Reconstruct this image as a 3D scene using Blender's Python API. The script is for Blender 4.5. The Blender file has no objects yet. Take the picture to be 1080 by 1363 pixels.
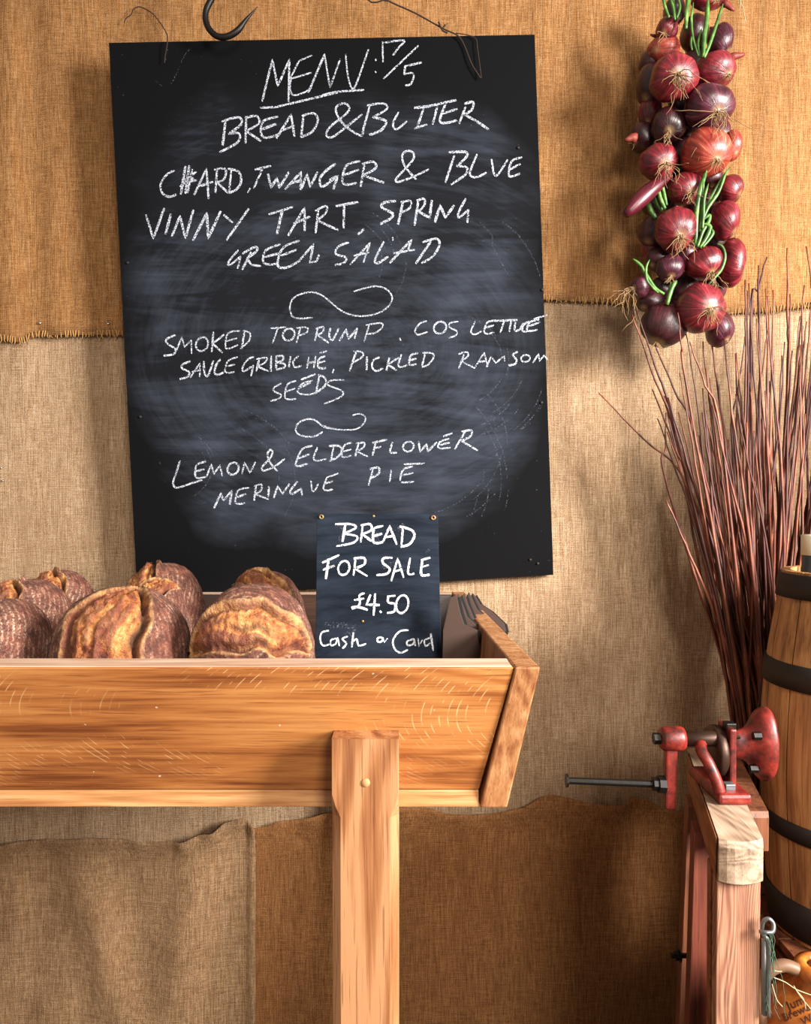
import bpy, bmesh, math, random
from mathutils import Vector, Matrix, noise
random.seed(7)
S = bpy.context.scene
COL = S.collection
# ---------------------------------------------------------------- camera, world, light
F = 1000.0; PITCH = math.radians(1.23); ZC = 1.2
cam_d = bpy.data.cameras.new('camera'); cam = bpy.data.objects.new('camera', cam_d); COL.objects.link(cam)
cam_d.sensor_fit = 'HORIZONTAL'; cam_d.sensor_width = 36; cam_d.lens = 36*F/1080
cam_d.clip_start = .02
cam.location = (0, 0, ZC); cam.rotation_euler = (math.pi/2-PITCH, 0, 0)
S.camera = cam
S.view_settings.view_transform = 'Standard'; S.view_settings.look = 'None'
S.view_settings.gamma = 1; S.view_settings.use_curve_mapping = False
S.view_settings.exposure = 0.0
W = bpy.data.worlds.new('world'); S.world = W; W.use_nodes = True
W.node_tree.nodes['Background'].inputs[0].default_value = (1.0, .88, .76, 1)
W.node_tree.nodes['Background'].inputs[1].default_value = .46
def area(name, loc, target, size, power, color, spread=180):
    l = bpy.data.lights.new(name, 'AREA'); l.shape = 'RECTANGLE'; l.size, l.size_y = size; l.energy = power; l.color = color
    l.spread = math.radians(spread)
    o = bpy.data.objects.new(name, l); COL.objects.link(o); o.location = loc
    o.rotation_euler = (Vector(target)-Vector(loc)).to_track_quat('-Z', 'Y').to_euler()
    return o
area('window_light', (2.12, -.28, 1.84), (.30, 1.5, 1.05), (.62, .95), 108, (1, .955, .90), 110)
area('fill_light', (1.0, -2.2, 2.35), (.10, 1.5, .72), (.8, .8), 33, (1, .93, .84), 100)  # added fill lamp to brighten the lower wall; no doorway exists behind it

# ---------------------------------------------------------------- helpers
def P(px, py, d):
    x = (px-540)/F; y = -(py-681.5)/F
    c, s = math.cos(PITCH), math.sin(PITCH)
    v = Vector((x, c+y*s, y*c-s)); t = d/v.y
    return Vector((0, 0, ZC))+v*t
def ray(px, py):
    return (P(px, py, 1)-Vector((0, 0, ZC)))
def on_plane(px, py, o, n):
    r = ray(px, py); c = Vector((0, 0, ZC))
    return c+r*((o-c).dot(n)/r.dot(n))
def lin(h):
    h = h.lstrip('#'); r = []
    for i in (0, 2, 4):
        v = int(h[i:i+2], 16)/255; r.append(v/12.92 if v <= .04045 else ((v+.055)/1.055)**2.4)
    return (*r, 1)
def root(name, loc, label, cat, group=None):
    o = bpy.data.objects.new(name, None); COL.objects.link(o); o.location = loc; o.empty_display_size = .03
    o['label'] = label; o['category'] = cat
    if group: o['group'] = group
    return o
def origin_of(o):
    while o.parent: o = o.parent
    return Vector(o.location)
def obj(name, V, Fc, mat, parent=None, loc=None, smooth=False, label=None, kind=None, attrs=None, mat2=None, bevel=0):
    base = origin_of(parent) if parent else Vector(loc or (0, 0, 0))
    me = bpy.data.meshes.new(name); me.from_pydata([tuple(Vector(v)-base) for v in V], [], Fc)
    bm = bmesh.new(); bm.from_mesh(me)
    if not attrs: bmesh.ops.recalc_face_normals(bm, faces=bm.faces)
    if bevel:
        es = [e for e in bm.edges if len(e.link_faces) == 2 and e.calc_face_angle(0) > .5]
        bmesh.ops.bevel(bm, geom=es, offset=bevel, segments=2, profile=.5, affect='EDGES')
    bm.to_mesh(me); bm.free()
    me.materials.append(mat)
    if smooth:
        for p in me.polygons: p.use_smooth = True
    if attrs:
        for k, vals in attrs.items():
            a = me.attributes.new(k, 'FLOAT', 'POINT'); a.data.foreach_set('value', vals)
    o = bpy.data.objects.new(name, me); COL.objects.link(o)
    if parent: o.parent = parent
    else: o.location = base
    if label: o['label'] = label
    if kind: o['kind'] = kind
    return o
def tag(o, label, cat, group=None):
    o['label'] = label; o['category'] = cat
    if group: o['group'] = group
    return o
BOXF = [(0, 1, 2, 3), (7, 6, 5, 4), (0, 4, 5, 1), (1, 5, 6, 2), (2, 6, 7, 3), (3, 7, 4, 0)]
def box(name, x0, x1, y0, y1, z0, z1, mat, parent=None, bevel=.0015, **k):
    V = [(x0, y0, z0), (x1, y0, z0), (x1, y0, z1), (x0, y0, z1), (x0, y1, z0), (x1, y1, z0), (x1, y1, z1), (x0, y1, z1)]
    return obj(name, V, BOXF, mat, parent, bevel=bevel, **k)
def hexa(name, V, mat, parent=None, bevel=.0015, **k):
    return obj(name, V, BOXF, mat, parent, bevel=bevel, **k)
def prism(name, poly, off, mat, parent=None, **k):
    """poly: list of 3d points, off: extrusion vector"""
    n = len(poly); V = [Vector(p) for p in poly]+[Vector(p)+off for p in poly]
    Fc = [tuple(range(n)), tuple(range(2*n-1, n-1, -1))]+[(i, i+n, (i+1) % n+n, (i+1) % n) for i in range(n)]
    return obj(name, V, Fc, mat, parent, **k)
def catmull(pts, n=6, closed=False):
    out = []; L = len(pts)
    if L < 3: return [Vector(p) for p in pts]
    pts = [Vector(p) for p in pts]
    rng = range(L) if closed else range(L-1)
    for i in rng:
        p1, p2 = pts[i], pts[(i+1) % L]
        p0 = pts[(i-1) % L] if (closed or i > 0) else p1
        p3 = pts[(i+2) % L] if (closed or i < L-2) else p2
        for j in range(n):
            t = j/n
            out.append(.5*((2*p1)+(p2-p0)*t+(2*p0-5*p1+4*p2-p3)*t*t+(3*p1-p0-3*p2+p3)*t**3))
    if not closed: out.append(pts[-1])
    return out
def tube_into(V, Fc, pts, rad, k=6, cap=True, ring=None):
    pts = [Vector(p) for p in pts]; n = len(pts); b = len(V)
    up = Vector((0, 0, 1)); T = (pts[1]-pts[0]).normalized()
    if abs(T.dot(up)) > .9: up = Vector((0, 1, 0))
    N = T.cross(up).normalized()
    for i, p in enumerate(pts):
        t = (pts[min(i+1, n-1)]-pts[max(i-1, 0)])
        t = t.normalized() if t.length > 1e-9 else T
        N = (N-t*N.dot(t)).normalized(); B = t.cross(N)
        r = rad(i/(n-1)) if callable(rad) else rad
        for j in range(k):
            a = 2*math.pi*j/k
            V.append(p+(N*math.cos(a)+B*math.sin(a))*r)
    for i in range(n-1):
        for j in range(k):
            Fc.append((b+i*k+j, b+i*k+(j+1) % k, b+(i+1)*k+(j+1) % k, b+(i+1)*k+j))
    if cap:
        Fc.append(tuple(b+j for j in range(k-1, -1, -1))); Fc.append(tuple(b+(n-1)*k+j for j in range(k)))
def tube(name, pts, rad, mat, parent=None, k=8, smooth=True, **kw):
    V, Fc = [], []; tube_into(V, Fc, pts, rad, k)
    return obj(name, V, Fc, mat, parent, smooth=smooth, **kw)
def lathe(name, prof, mat, parent=None, o=Vector((0, 0, 0)), axis='z', k=48, a0=0, a1=2*math.pi, smooth=True, **kw):
    """prof: (r, h) list, closed profile when first==last"""
    full = abs(a1-a0-2*math.pi) < 1e-6; V, Fc = [], []; n = len(prof); m = k if full else k+1
    for j in range(m):
        a = a0+(a1-a0)*j/k; c, s = math.cos(a), math.sin(a)
        for r, h in prof:
            v = (r*c, r*s, h) if axis == 'z' else ((h, r*c, r*s) if axis == 'x' else (r*c, h, r*s))
            V.append(o+Vector(v))
    for j in range(k):
        j2 = (j+1) % m
        for i in range(n-1):
            Fc.append((j*n+i, j2*n+i, j2*n+i+1, j*n+i+1))
    ob = obj(name, V, Fc, mat, parent, smooth=smooth, **kw)
    bm = bmesh.new(); bm.from_mesh(ob.data); bmesh.ops.remove_doubles(bm, verts=bm.verts, dist=1e-5)
    bmesh.ops.recalc_face_normals(bm, faces=bm.faces); bm.to_mesh(ob.data); bm.free()
    return ob

# ---------------------------------------------------------------- materials
class NT:
    def __init__(s, name):
        s.m = bpy.data.materials.new(name); s.m.use_nodes = True; s.t = s.m.node_tree; s.n = s.t.nodes
        s.b = s.n['Principled BSDF']; s.b.inputs['Roughness'].default_value = .7
        s.out = s.n['Material Output']; s.tc = s.n.new('ShaderNodeTexCoord').outputs['Object']
    def new(s, typ, **k):
        n = s.n.new(typ)
        for a, v in k.items(): setattr(n, a, v)
        return n
    def put(s, sock, v):
        if hasattr(v, 'is_linked') or isinstance(v, bpy.types.NodeSocket): s.t.links.new(v, sock)
        else: sock.default_value = v
    def mapping(s, scale=(1, 1, 1), rot=(0, 0, 0), loc=(0, 0, 0), vec=None):
        n = s.new('ShaderNodeMapping'); s.put(n.inputs[0], vec or s.tc); n.inputs['Scale'].default_value = scale
        n.inputs['Rotation'].default_value = rot; n.inputs['Location'].default_value = loc; return n.outputs[0]
    def noise(s, vec, scale=5, detail=3, rough=.5, dist=0):
        n = s.new('ShaderNodeTexNoise'); s.put(n.inputs['Vector'], vec); n.inputs['Scale'].default_value = scale
        n.inputs['Detail'].default_value = detail; n.inputs['Roughness'].default_value = rough; n.inputs['Distortion'].default_value = dist
        return n.outputs['Fac']
    def wave(s, vec, scale, dist=0, dscale=1, axis='X', detail=2, typ='BANDS'):
        n = s.new('ShaderNodeTexWave', wave_type=typ); s.put(n.inputs['Vector'], vec)
        if typ == 'BANDS': n.bands_direction = axis
        else: n.rings_direction = axis
        n.inputs['Scale'].default_value = scale; n.inputs['Distortion'].default_value = dist
        n.inputs['Detail Scale'].default_value = dscale; n.inputs['Detail'].default_value = detail
        return n.outputs['Fac']
    def ramp(s, fac, stops, interp='LINEAR'):
        n = s.new('ShaderNodeValToRGB'); s.put(n.inputs[0], fac); e = n.color_ramp.elements; n.color_ramp.interpolation = interp
        while len(e) < len(stops): e.new(.5)
        for i, (p, c) in enumerate(stops):
            e[i].position = p; e[i].color = lin(c) if isinstance(c, str) else (c, c, c, 1)
        return n.outputs[0]
    def mix(s, fac, a, b, mode='MIX'):
        n = s.new('ShaderNodeMix', data_type='RGBA', blend_type=mode); s.put(n.inputs[0], fac)
        s.put(n.inputs[6], lin(a) if isinstance(a, str) else a); s.put(n.inputs[7], lin(b) if isinstance(b, str) else b)
        return n.outputs[2]
    def math(s, op, a, b=0.0, clamp=False):
        n = s.new('ShaderNodeMath', operation=op, use_clamp=clamp); s.put(n.inputs[0], a); s.put(n.inputs[1], b); return n.outputs[0]
    def bump(s, h, strength=.3, dist=.001, normal=None):
        n = s.new('ShaderNodeBump'); s.put(n.inputs['Height'], h); n.inputs['Strength'].default_value = strength
        n.inputs['Distance'].default_value = dist
        if normal: s.put(n.inputs['Normal'], normal)
        return n.outputs[0]
    def attr(s, name): return s.new('ShaderNodeAttribute', attribute_name=name).outputs['Fac']
    def xyz(s, vec=None):
        n = s.new('ShaderNodeSeparateXYZ'); s.put(n.inputs[0], vec or s.tc); return n.outputs
    def base(s, v): s.put(s.b.inputs['Base Color'], lin(v) if isinstance(v, str) else v)
    def nrm(s, v): s.put(s.b.inputs['Normal'], v)
    def rough(s, v): s.put(s.b.inputs['Roughness'], v)
def plain(name, c, rough=.6, metal=0, var=.25, scale=60, bump=.15):
    m = NT(name); n = m.noise(m.tc, scale, 4)
    m.base(m.mix(m.math('MULTIPLY', n, var), c, '#000000')); m.rough(rough); m.b.inputs['Metallic'].default_value = metal
    m.nrm(m.bump(n, bump, .001)); return m.m
def burlap(name, a, b, c):
    m = NT(name)
    wp = m.noise(m.mapping((520, 520, 26)), 1, 2); wf = m.noise(m.mapping((30, 30, 560)), 1, 2)
    warp = m.wave(m.mapping(), 118, 2.4, 60, 'X'); weft = m.wave(m.mapping(), 118, 2.4, 60, 'Z')
    tw = m.noise(m.tc, 420, 2, .6)
    blot = m.noise(m.tc, 6, 4, .6); vert = m.noise(m.mapping((28, 28, 1.6)), 1, 3)
    t = m.math('ADD', m.math('ADD', m.math('MULTIPLY', wp, .42), m.math('MULTIPLY', wf, .26)), m.math('MULTIPLY', tw, .32))
    c1 = m.ramp(t, [(.38, a), (.5, b), (.62, c)])
    c1 = m.mix(m.ramp(blot, [(.35, .0), (.75, .38)]), c1, a)
    c1 = m.mix(m.ramp(vert, [(.5, .0), (.72, .30)]), c1, a)
    hole = m.math('MULTIPLY', warp, weft)
    c1 = m.mix(m.ramp(hole, [(.0, .26), (.22, 0.0)]), c1, '#241507')
    m.base(c1); m.rough(.95); m.b.inputs['Specular IOR Level'].default_value = .1
    h = m.math('ADD', m.math('ADD', warp, weft), m.math('MULTIPLY', t, 2.2))
    m.nrm(m.bump(h, .55, .0011)); return m.m
def wood(name, cols, axis='x', ring=14, fine=1.0, fleck=0, rough=.5, knots=0, dist=3.0, bump=.25, wv=.10):
    m = NT(name)
    def st(l, c): return {'x': (l, c, c), 'y': (c, l, c), 'z': (c, c, l)}[axis]
    n1 = m.noise(m.mapping(st(2.4, 44)), 1, 6, .62, dist*.35)
    nf = m.noise(m.mapping(st(1.5, 8)), 1, 2, .45, .6); n2 = m.math('ADD', m.math('MULTIPLY', m.math('SINE', m.math('MULTIPLY', nf, ring*4)), .5), .5)
    n0 = m.noise(m.mapping(st(1.6, 7)), 1, 3, .5, 1)
    fi = m.noise(m.mapping(st(7, 230)), fine, 3, .6)
    t = m.math('ADD', m.math('ADD', m.math('MULTIPLY', n1, .42), m.math('MULTIPLY', n0, .25)), m.math('ADD', m.math('MULTIPLY', n2, wv), m.math('MULTIPLY', fi, .30)))
    col = m.ramp(t, [(.40, cols[0]), (.52, cols[1]), (.66, cols[2])])
    pore = m.ramp(m.noise(m.mapping({'x': (14, 420, 420), 'y': (420, 14, 420), 'z': (420, 420, 14)}[axis]), 1, 2), [(.60, 0.0), (.70, .6)])
    col = m.mix(pore, col, cols[0])
    if fleck:
        x, y, z = m.xyz(); dz = m.math('SUBTRACT', z, .948)
        xx = m.math('ADD', m.math('SUBTRACT', x, m.math('MULTIPLY', m.math('MULTIPLY', dz, dz), 13)), m.math('MULTIPLY', dz, -.05))
        xx = m.math('ADD', xx, m.math('MULTIPLY', m.noise(m.mapping((6, 6, 6)), 1, 1), .03))
        w = m.math('SINE', m.math('MULTIPLY', xx, 560))
        msk = m.ramp(m.noise(m.mapping((70, 70, 45)), 1, 1), [(.47, 0.0), (.60, 1.0)])
        reg = m.ramp(m.noise(m.mapping((5, 5, 16)), 1, 1), [(.44, 0.0), (.58, 1.0)])
        k = m.math('MULTIPLY', m.math('MULTIPLY', m.ramp(w, [(.86, 0.0), (.98, 1.0)]), msk), reg)
        col = m.mix(m.math('MULTIPLY', k, fleck), col, cols[3])
        dots = m.ramp(m.noise(m.tc, 150, 1), [(.79, 0.0), (.82, 1.0)])
        col = m.mix(m.math('MULTIPLY', dots, .6), col, '#e8dcc8')
    if knots:
        vo = m.new('ShaderNodeTexVoronoi'); m.put(vo.inputs['Vector'], m.mapping((9, 9, 4))); vo.inputs['Scale'].default_value = 1
        kk = m.ramp(vo.outputs['Distance'], [(.03, 1.0), (.09, 0.0)])
        col = m.mix(m.math('MULTIPLY', kk, .7), col, cols[0])
    m.base(col); m.rough(rough); m.nrm(m.bump(m.math('ADD', fi, m.math('MULTIPLY', pore, -1.0)), bump, .0008)); return m.m

M_up = burlap('burlap_gold', '#75502f', '#a07246', '#be9366')
M_mid = burlap('burlap_tan', '#86694c', '#b29373', '#cfb698')
M_low = burlap('burlap_brown', '#6c5038', '#937353', '#b39474')
M_lowr = burlap('burlap_rust', '#6f4728', '#96663e', '#af8155')
M_wall = plain('plaster', '#8d7a63', .9)
M_floor = plain('concrete_floor', '#6b5d4e', .8, scale=12)
M_oak = wood('oak_front', ['#6a3618', '#a06231', '#bb8048', '#efcf9a'], 'x', fleck=.42, rough=.42)
M_oakp = wood('oak_pale', ['#93592e', '#b88250', '#cfa271', '#f6e2c0'], 'x', rough=.5)
M_oake = wood('oak_endgrain', ['#784322', '#a06c42', '#bd8e62', '#f3d7a4'], 'z', rough=.55, ring=40)
M_oakl = wood('oak_leg', ['#6d3c20', '#93603a', '#b07f57', '#f3d7a4'], 'z', rough=.45, knots=1, dist=6, wv=.22, ring=9)
M_pine = wood('pine_weathered', ['#5e3523', '#8f6049', '#ad8468', '#ffffff'], 'z', rough=.65, ring=120, dist=1.2, wv=.14)
M_pinet = wood('pine_pale_top', ['#6b5545', '#998069', '#b59f89', '#ffffff'], 'y', rough=.7, ring=50, dist=1.2)
M_redw = wood('red_wood', ['#35140b', '#652c1b', '#7d402c', '#ffffff'], 'z', rough=.6)
M_brw = wood('brown_side_wood', ['#4f2a14', '#7c4a26', '#94603a', '#ffffff'], 'y', rough=.6)
M_bard = wood('barrel_oak', ['#6b4423', '#9c6d3f', '#b88a58', '#ffffff'], 'z', rough=.5, dist=1.5)
M_bark = wood('dark_board', ['#3a1c0e', '#5f331b', '#7a4728', '#ffffff'], 'z', rough=.6)
M_iron = plain('black_iron', '#1b1715', .45, .6, .3, 90, .3)
M_hoop = plain('hoop_iron', '#2b241f', .6, .4, .5, 25, .3)
M_steel = plain('galvanised_steel', '#8f9496', .4, .8, .3, 120)
M_rust = plain('rusty_shaft', '#4a342a', .45, .7, .5, 70, .4)
def red_paint():
    m = NT('worn_red_paint'); n = m.noise(m.tc, 45, 6, .65); e = m.noise(m.tc, 160, 4)
    c = m.ramp(n, [(.32, '#170906'), (.44, '#54150f'), (.60, '#802319'), (.78, '#93483e')])
    m.base(c); m.rough(.45); m.nrm(m.bump(m.math('ADD', n, e), .35, .001)); return m.m
M_red = red_paint()
M_twine = plain('dark_cord', '#2c1a10', .9)
M_string = plain('pale_string', '#b9a27e', .9)
M_gstring = plain('green_string', '#4f6b55', .9)
M_pin = plain('pin_steel', '#b9b4aa', .3, .9)
M_brass = plain('brass_eyelet', '#b08a5a', .4, .7)
M_fringe = plain('burlap_thread', '#c79a5c', .95, var=.4, scale=200)
def board_mat(name, base, dusty, rx, rz, amt, low=0):
    m = NT(name); x, y, z = m.xyz()
    u = m.math('DIVIDE', x, rx); v = m.math('DIVIDE', z, rz)
    r = m.math('SQRT', m.math('ADD', m.math('POWER', m.math('ABSOLUTE', u), 3.2), m.math('POWER', m.math('ABSOLUTE', v), 3.2)))
    r = m.math('ADD', r, m.math('MULTIPLY', m.math('SUBTRACT', m.noise(m.tc, 5, 4), .5), .5))
    mask = m.ramp(r, [(.74, 1.0), (1.0, 0.0)])
    a = m.noise(m.mapping((3, 1, 22), rot=(0, .22, 0)), 1, 6, .7, .8)
    # wiping arcs: noise sampled in polar coordinates about the arm's pivot
    dx = m.math('SUBTRACT', x, .06); dz = m.math('ADD', z, .06)
    rad = m.math('SQRT', m.math('ADD', m.math('MULTIPLY', dx, dx), m.math('MULTIPLY', m.math('MULTIPLY', dz, dz), 1.9)))
    cb = m.new('ShaderNodeCombineXYZ'); m.put(cb.inputs[0], m.math('MULTIPLY', rad, 75)); m.put(cb.inputs[1], m.math('MULTIPLY', m.math('ARCTAN2', dz, dx), 3.2))
    arc = m.noise(cb.outputs[0], 1, 4, .7)
    t = m.math('ADD', m.math('MULTIPLY', a, .72), m.math('MULTIPLY', arc, .28))
    t = m.math('ADD', t, m.math('MULTIPLY', m.math('SUBTRACT', m.noise(m.tc, 7, 3), .5), .55))
    if low: t = m.math('ADD', t, m.math('MULTIPLY', m.math('SUBTRACT', m.math('MULTIPLY', x, .5), z), low))
    wipe = m.ramp(t, [(.40, 0.0), (.56, .4), (.78, 1.0)])
    sp = m.math('MULTIPLY', m.ramp(m.noise(m.tc, 150, 1), [(.78, 0.0), (.82, .9)]), m.noise(m.tc, 9, 1))
    k = m.math('MULTIPLY', m.math('ADD', m.math('MULTIPLY', wipe, .9), .10), mask)
    k = m.math('ADD', m.math('MULTIPLY', k, amt), m.math('MULTIPLY', sp, .3), True)
    m.base(m.mix(k, base, dusty)); m.rough(.8); m.b.inputs['Specular IOR Level'].default_value = .08
    m.nrm(m.bump(m.noise(m.tc, 300, 2), .06, .001)); return m.m
def chalk(name, col, lo, hi, scale=430):
    m = NT(name); n = m.noise(m.mapping((1, 1, 1), rot=(0, .6, 0)), scale, 3, .7)
    f = m.ramp(n, [(lo, 0.0), (hi, 1.0)]); m.base(col); m.rough(1)
    tr = m.new('ShaderNodeBsdfTransparent'); mx = m.new('ShaderNodeMixShader')
    m.t.links.new(f, mx.inputs[0]); m.t.links.new(tr.outputs[0], mx.inputs[1]); m.t.links.new(m.b.outputs[0], mx.inputs[2])
    m.t.links.new(mx.outputs[0], m.out.inputs[0]); return m.m
M_chalk = chalk('white_chalk', '#bcc2cf', .42, .58)
M_chalk2 = chalk('bright_chalk', '#e6ebf5', .36, .52)
M_chalkf = chalk('faint_chalk', '#5e6470', .52, .72)

# ---------------------------------------------------------------- structure
def structure(o): o['kind'] = 'structure'; return o
structure(box('floor', -2.6, 2.6, -1.2, 1.64, -.05, 0, M_floor, bevel=0))
structure(box('wall_back', -2.6, 2.6, 1.60, 1.70, 0, 2.7, M_wall, bevel=0))

# ---------------------------------------------------------------- burlap sheets
def interp(tbl, x):
    if x <= tbl[0][0]: return tbl[0][1]
    for (a, b), (c, d) in zip(tbl, tbl[1:]):
        if x <= c:
            t = (x-a)/(c-a); t = t*t*(3-2*t); return b+(d-b)*t
    return tbl[-1][1]
def sheet(name, px0, px1, top, bot, d, fold, mat, nx, nz, label, cat='cloth'):
    V, Fc = [], []
    for j in range(nz+1):
        for i in range(nx+1):
            px = px0+(px1-px0)*i/nx; t = j/nz
            a = P(px, top(px), d); b = P(px, bot(px), d); p = a.lerp(b, t)
            p.y = d-fold(px, p.z, t); V.append(p)
    for j in range(nz):
        for i in range(nx):
            a = j*(nx+1)+i; Fc.append((a, a+nx+1, a+nx+2, a+1))
    o = obj(name, V, Fc, mat, None, loc=P((px0+px1)/2, bot((px0+px1)/2), d), smooth=True)
    so = o.modifiers.new('thickness', 'SOLIDIFY'); so.thickness = .0014; so.offset = -1
    return tag(o, label, cat)
def fn(*a): return lambda x: interp(a, x)
def vn(px, z, sx, sz, seed): return noise.noise(Vector((px*sx, z*sz, seed)))
BU = fn((-900, 450), (0, 452), (28, 456), (48, 447), (165, 446), (720, 399), (790, 402), (870, 410), (950, 419), (1010, 416), (1080, 409), (2000, 400))
def fold_mid(px, z, t):
    return .010*vn(px, z, .012, .8, 3)+.004*vn(px, z, .03, 1.5, 9) + (.010*math.exp(-((px-925)/14)**2)+.008*math.exp(-((px-905)/9)**2)+.006*math.exp(-((px-945)/9)**2))*max(0, min(1, (t-.45)*2.2)) + .006*math.exp(-((px-735)/20)**2)*t
mid = sheet('burlap_sheet', -900, 1900, fn((-900, 380), (2000, 380)), fn((-900, 1180), (2000, 1180)), 1.578, fold_mid, M_mid, 420, 40,
            'middle pale tan burlap sheet behind the onions and willow rods')
def fold_up(px, z, t):
    g = .011*vn(px, z, .014, .6, 1)+.006*vn(px, z, .035, 1.3, 5)
    if px < 200: g += .010*math.exp(-((px-95)/24)**2)*t*t + .007*math.exp(-((px-15)/14)**2)*t
    g += .004*math.exp(-((px-985)/12)**2)+.004*math.exp(-((px-1020)/10)**2)*t
    return g*(1-.35*t)
up = sheet('burlap_sheet', -900, 1900, fn((-900, -620), (2000, -620)), BU, 1.567, fold_up, M_up, 420, 60,
           'golden upper burlap sheet ending in a frayed edge behind the chalkboard')
V, Fc = [], []
px = -300
while px < 1400:
    y0 = BU(px); d = 1.567-fold_up(px, 0, 1)-.0006; ln = random.uniform(7, 12)
    a = P(px, y0-7, d-.0015); b = P(px+random.uniform(-2, 2), y0+1, d-.003); c = P(px+random.uniform(-2, 2), y0+ln-6, d-.001)
    tube_into(V, Fc, [a, b, c], lambda t: .0011*(1-.4*t), 4)
    px += random.uniform(2.6, 5.2)
obj('fringe', V, Fc, M_fringe, up, kind='stuff', smooth=True)
def frag(p, par, r=.0032):
    lathe('pin', [(0, -.003), (r*.6, -.0028), (r, -.001), (r, 0), (.0008, .0005), (.0008, .015), (0, .015)], M_pin, par, p, 'y', 12)
for x, y in ((53, 430), (144, 431)): frag(P(x, y, 1.567-fold_up(x, 0, .95)-.0005), up)
for x, y in ((2, 623), (4, 640)): frag(P(x, y, 1.578-fold_mid(x, 1.2, .3)-.0005), mid, .0022)
obj('loose_thread', *(lambda V, Fc: (tube_into(V, Fc, catmull([P(153, 446, 1.556), P(152, 458, 1.554), P(147, 470, 1.556)], 4), .0008, 4), (V, Fc))[1])([], []), M_fringe, up)
TL = fn((-900, 1130), (0, 1119), (35, 1113), (75, 1110), (150, 1107), (165, 1110), (205, 1113), (240, 1111), (285, 1100), (305, 1088), (325, 1084), (334, 1088), (345, 1100))
def fold_ll(px, z, t):
    g = .012*vn(px, z, .010, 1.6, 21)+.006*vn(px, z, .022, 3, 4)
    g += .016*math.exp(-((px-(110+t*80))/30)**2)*min(1, t*3)+.022*math.exp(-((px-(265-t*30))/38)**2)*min(1, t*2.2)
    g += .006*math.exp(-((px-338)/5)**2)
    return .018+g*1.35+.010*math.exp(-(t/.05)**2)*(1+vn(px, z, .05, 0, 8))
sheet('burlap_sheet', -900, 342, TL, fn((-900, 1409), (2000, 1409)), 1.573, fold_ll, M_low, 260, 70,
      'lower left grey-brown burlap sheet hanging loose under the trough')
TR = fn((336, 1100), (345, 1099), (380, 1090), (440, 1079), (500, 1068), (570, 1072), (600, 1080), (650, 1082), (690, 1072), (730, 1054), (765, 1061), (800, 1067), (825, 1066), (838, 1056), (855, 1060), (885, 1074), (930, 1074), (1900, 1080))
def fold_lr(px, z, t):
    return .007+.010*vn(px, z, .006, 1.3, 31)+.004*vn(px, z, .02, 2, 4)+.008*math.exp(-(t/.06)**2)*(1+1.5*vn(px, z, .03, 0, 8))
sheet('burlap_sheet', 336, 1900, TR, fn((-900, 1409), (2000, 1409)), 1.571, fold_lr, M_lowr, 260, 50,
      'lower right rust-brown burlap sheet with a stitched wavy top edge')

# ---------------------------------------------------------------- chalkboard
c_tl, c_tr, c_bl = P(145, 57, 1.475), P(712, 46, 1.520), P(183, 797, 1.508)
bn = (c_tr-c_tl).cross(c_bl-c_tl).normalized()
if bn.y > 0: bn = -bn
c_br = on_plane(737, 765, c_tl, bn)
bc = (c_tl+c_br)/2
M_board = board_mat('chalkboard_paint', '#08080a', '#6a7488', .43, .47, .24, .22)
M_edge = plain('board_edge_wood', '#5b3a22', .8)
rb = root('chalkboard', bc, 'large black chalkboard with a handwritten menu hanging on the burlap wall', 'chalkboard')
prism('panel', [c_tl, c_tr, c_br, c_bl], -bn*.004, M_board, rb)
prism('plywood_back', [p-bn*.0042 for p in (c_tl, c_tr, c_br, c_bl)], -bn*.009, M_edge, rb)

def ribbons(strokes, o, n, wpx, lift=.0008, jit=.12):
    """strokes: list of pixel polylines on plane (o,n)"""
    V, Fc = [], []
    for st in strokes:
        pts = [on_plane(x, y, o, n)+n*lift for x, y in st]
        # resample
        q = [pts[0]]
        for a, b in zip(pts, pts[1:]):
            k = max(1, int((b-a).length/.006))
            for i in range(1, k+1): q.append(a.lerp(b, i/k))
        if len(q) < 2: continue
        d0 = (q[1]-q[0]).normalized()*.001; q[0] = q[0]-d0
        w0 = wpx*.5*(o.y/F)*random.uniform(.85, 1.15); base = len(V)
        for i, p in enumerate(q):
            t = q[min(i+1, len(q)-1)]-q[max(i-1, 0)]
            if t.length < 1e-7: t = Vector((1, 0, 0))
            s = t.normalized().cross(n)*w0*(1+random.uniform(-jit, jit))*(.75 if i in (0, len(q)-1) else 1)
            V += [p+s, p-s]
        for i in range(len(q)-1):
            a = base+2*i; Fc.append((a, a+1, a+3, a+2))
    return V, Fc
def sm(pts, n=4): return [(p.x, p.y) for p in catmull([Vector((x, y, 0)) for x, y in pts], n)]
def ell(x0, x1, y0, y1, a0=-1.9, sk=0.15):
    cx, cy, rx, ry = (x0+x1)/2, (y0+y1)/2, (x1-x0)/2, (y1-y0)/2
    return [(cx+rx*math.cos(a0+i*6.6/16)-sk*ry*math.sin(a0+i*6.6/16)*.8, cy+ry*math.sin(a0+i*6.6/16)) for i in range(17)]
CR = {'A': (130, 0, 3.375), 'B': (430, 0, 3.375), 'C': (170, 230, 3.724), 'D': (450, 190, 3.6), 'E': (200, 410, 3.857), 'F': (460, 400, 3.724),
      'G': (200, 530, 4.32), 'H': (430, 530, 3.375), 'S': (400, 660, 3.176), 'p': (0, 0, 1)}
def tr(c, strokes):
    ox, oy, s = CR[c]; out = []
    for st in strokes:
        smooth = st and st[0] == '~'
        if smooth: st = st[1:]
        q = [(ox+x/s, oy+y/s) for x, y in st]
        out.append(sm(q) if smooth else q)
    return out
O = lambda *a: ell(*a)
T = '~'
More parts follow.
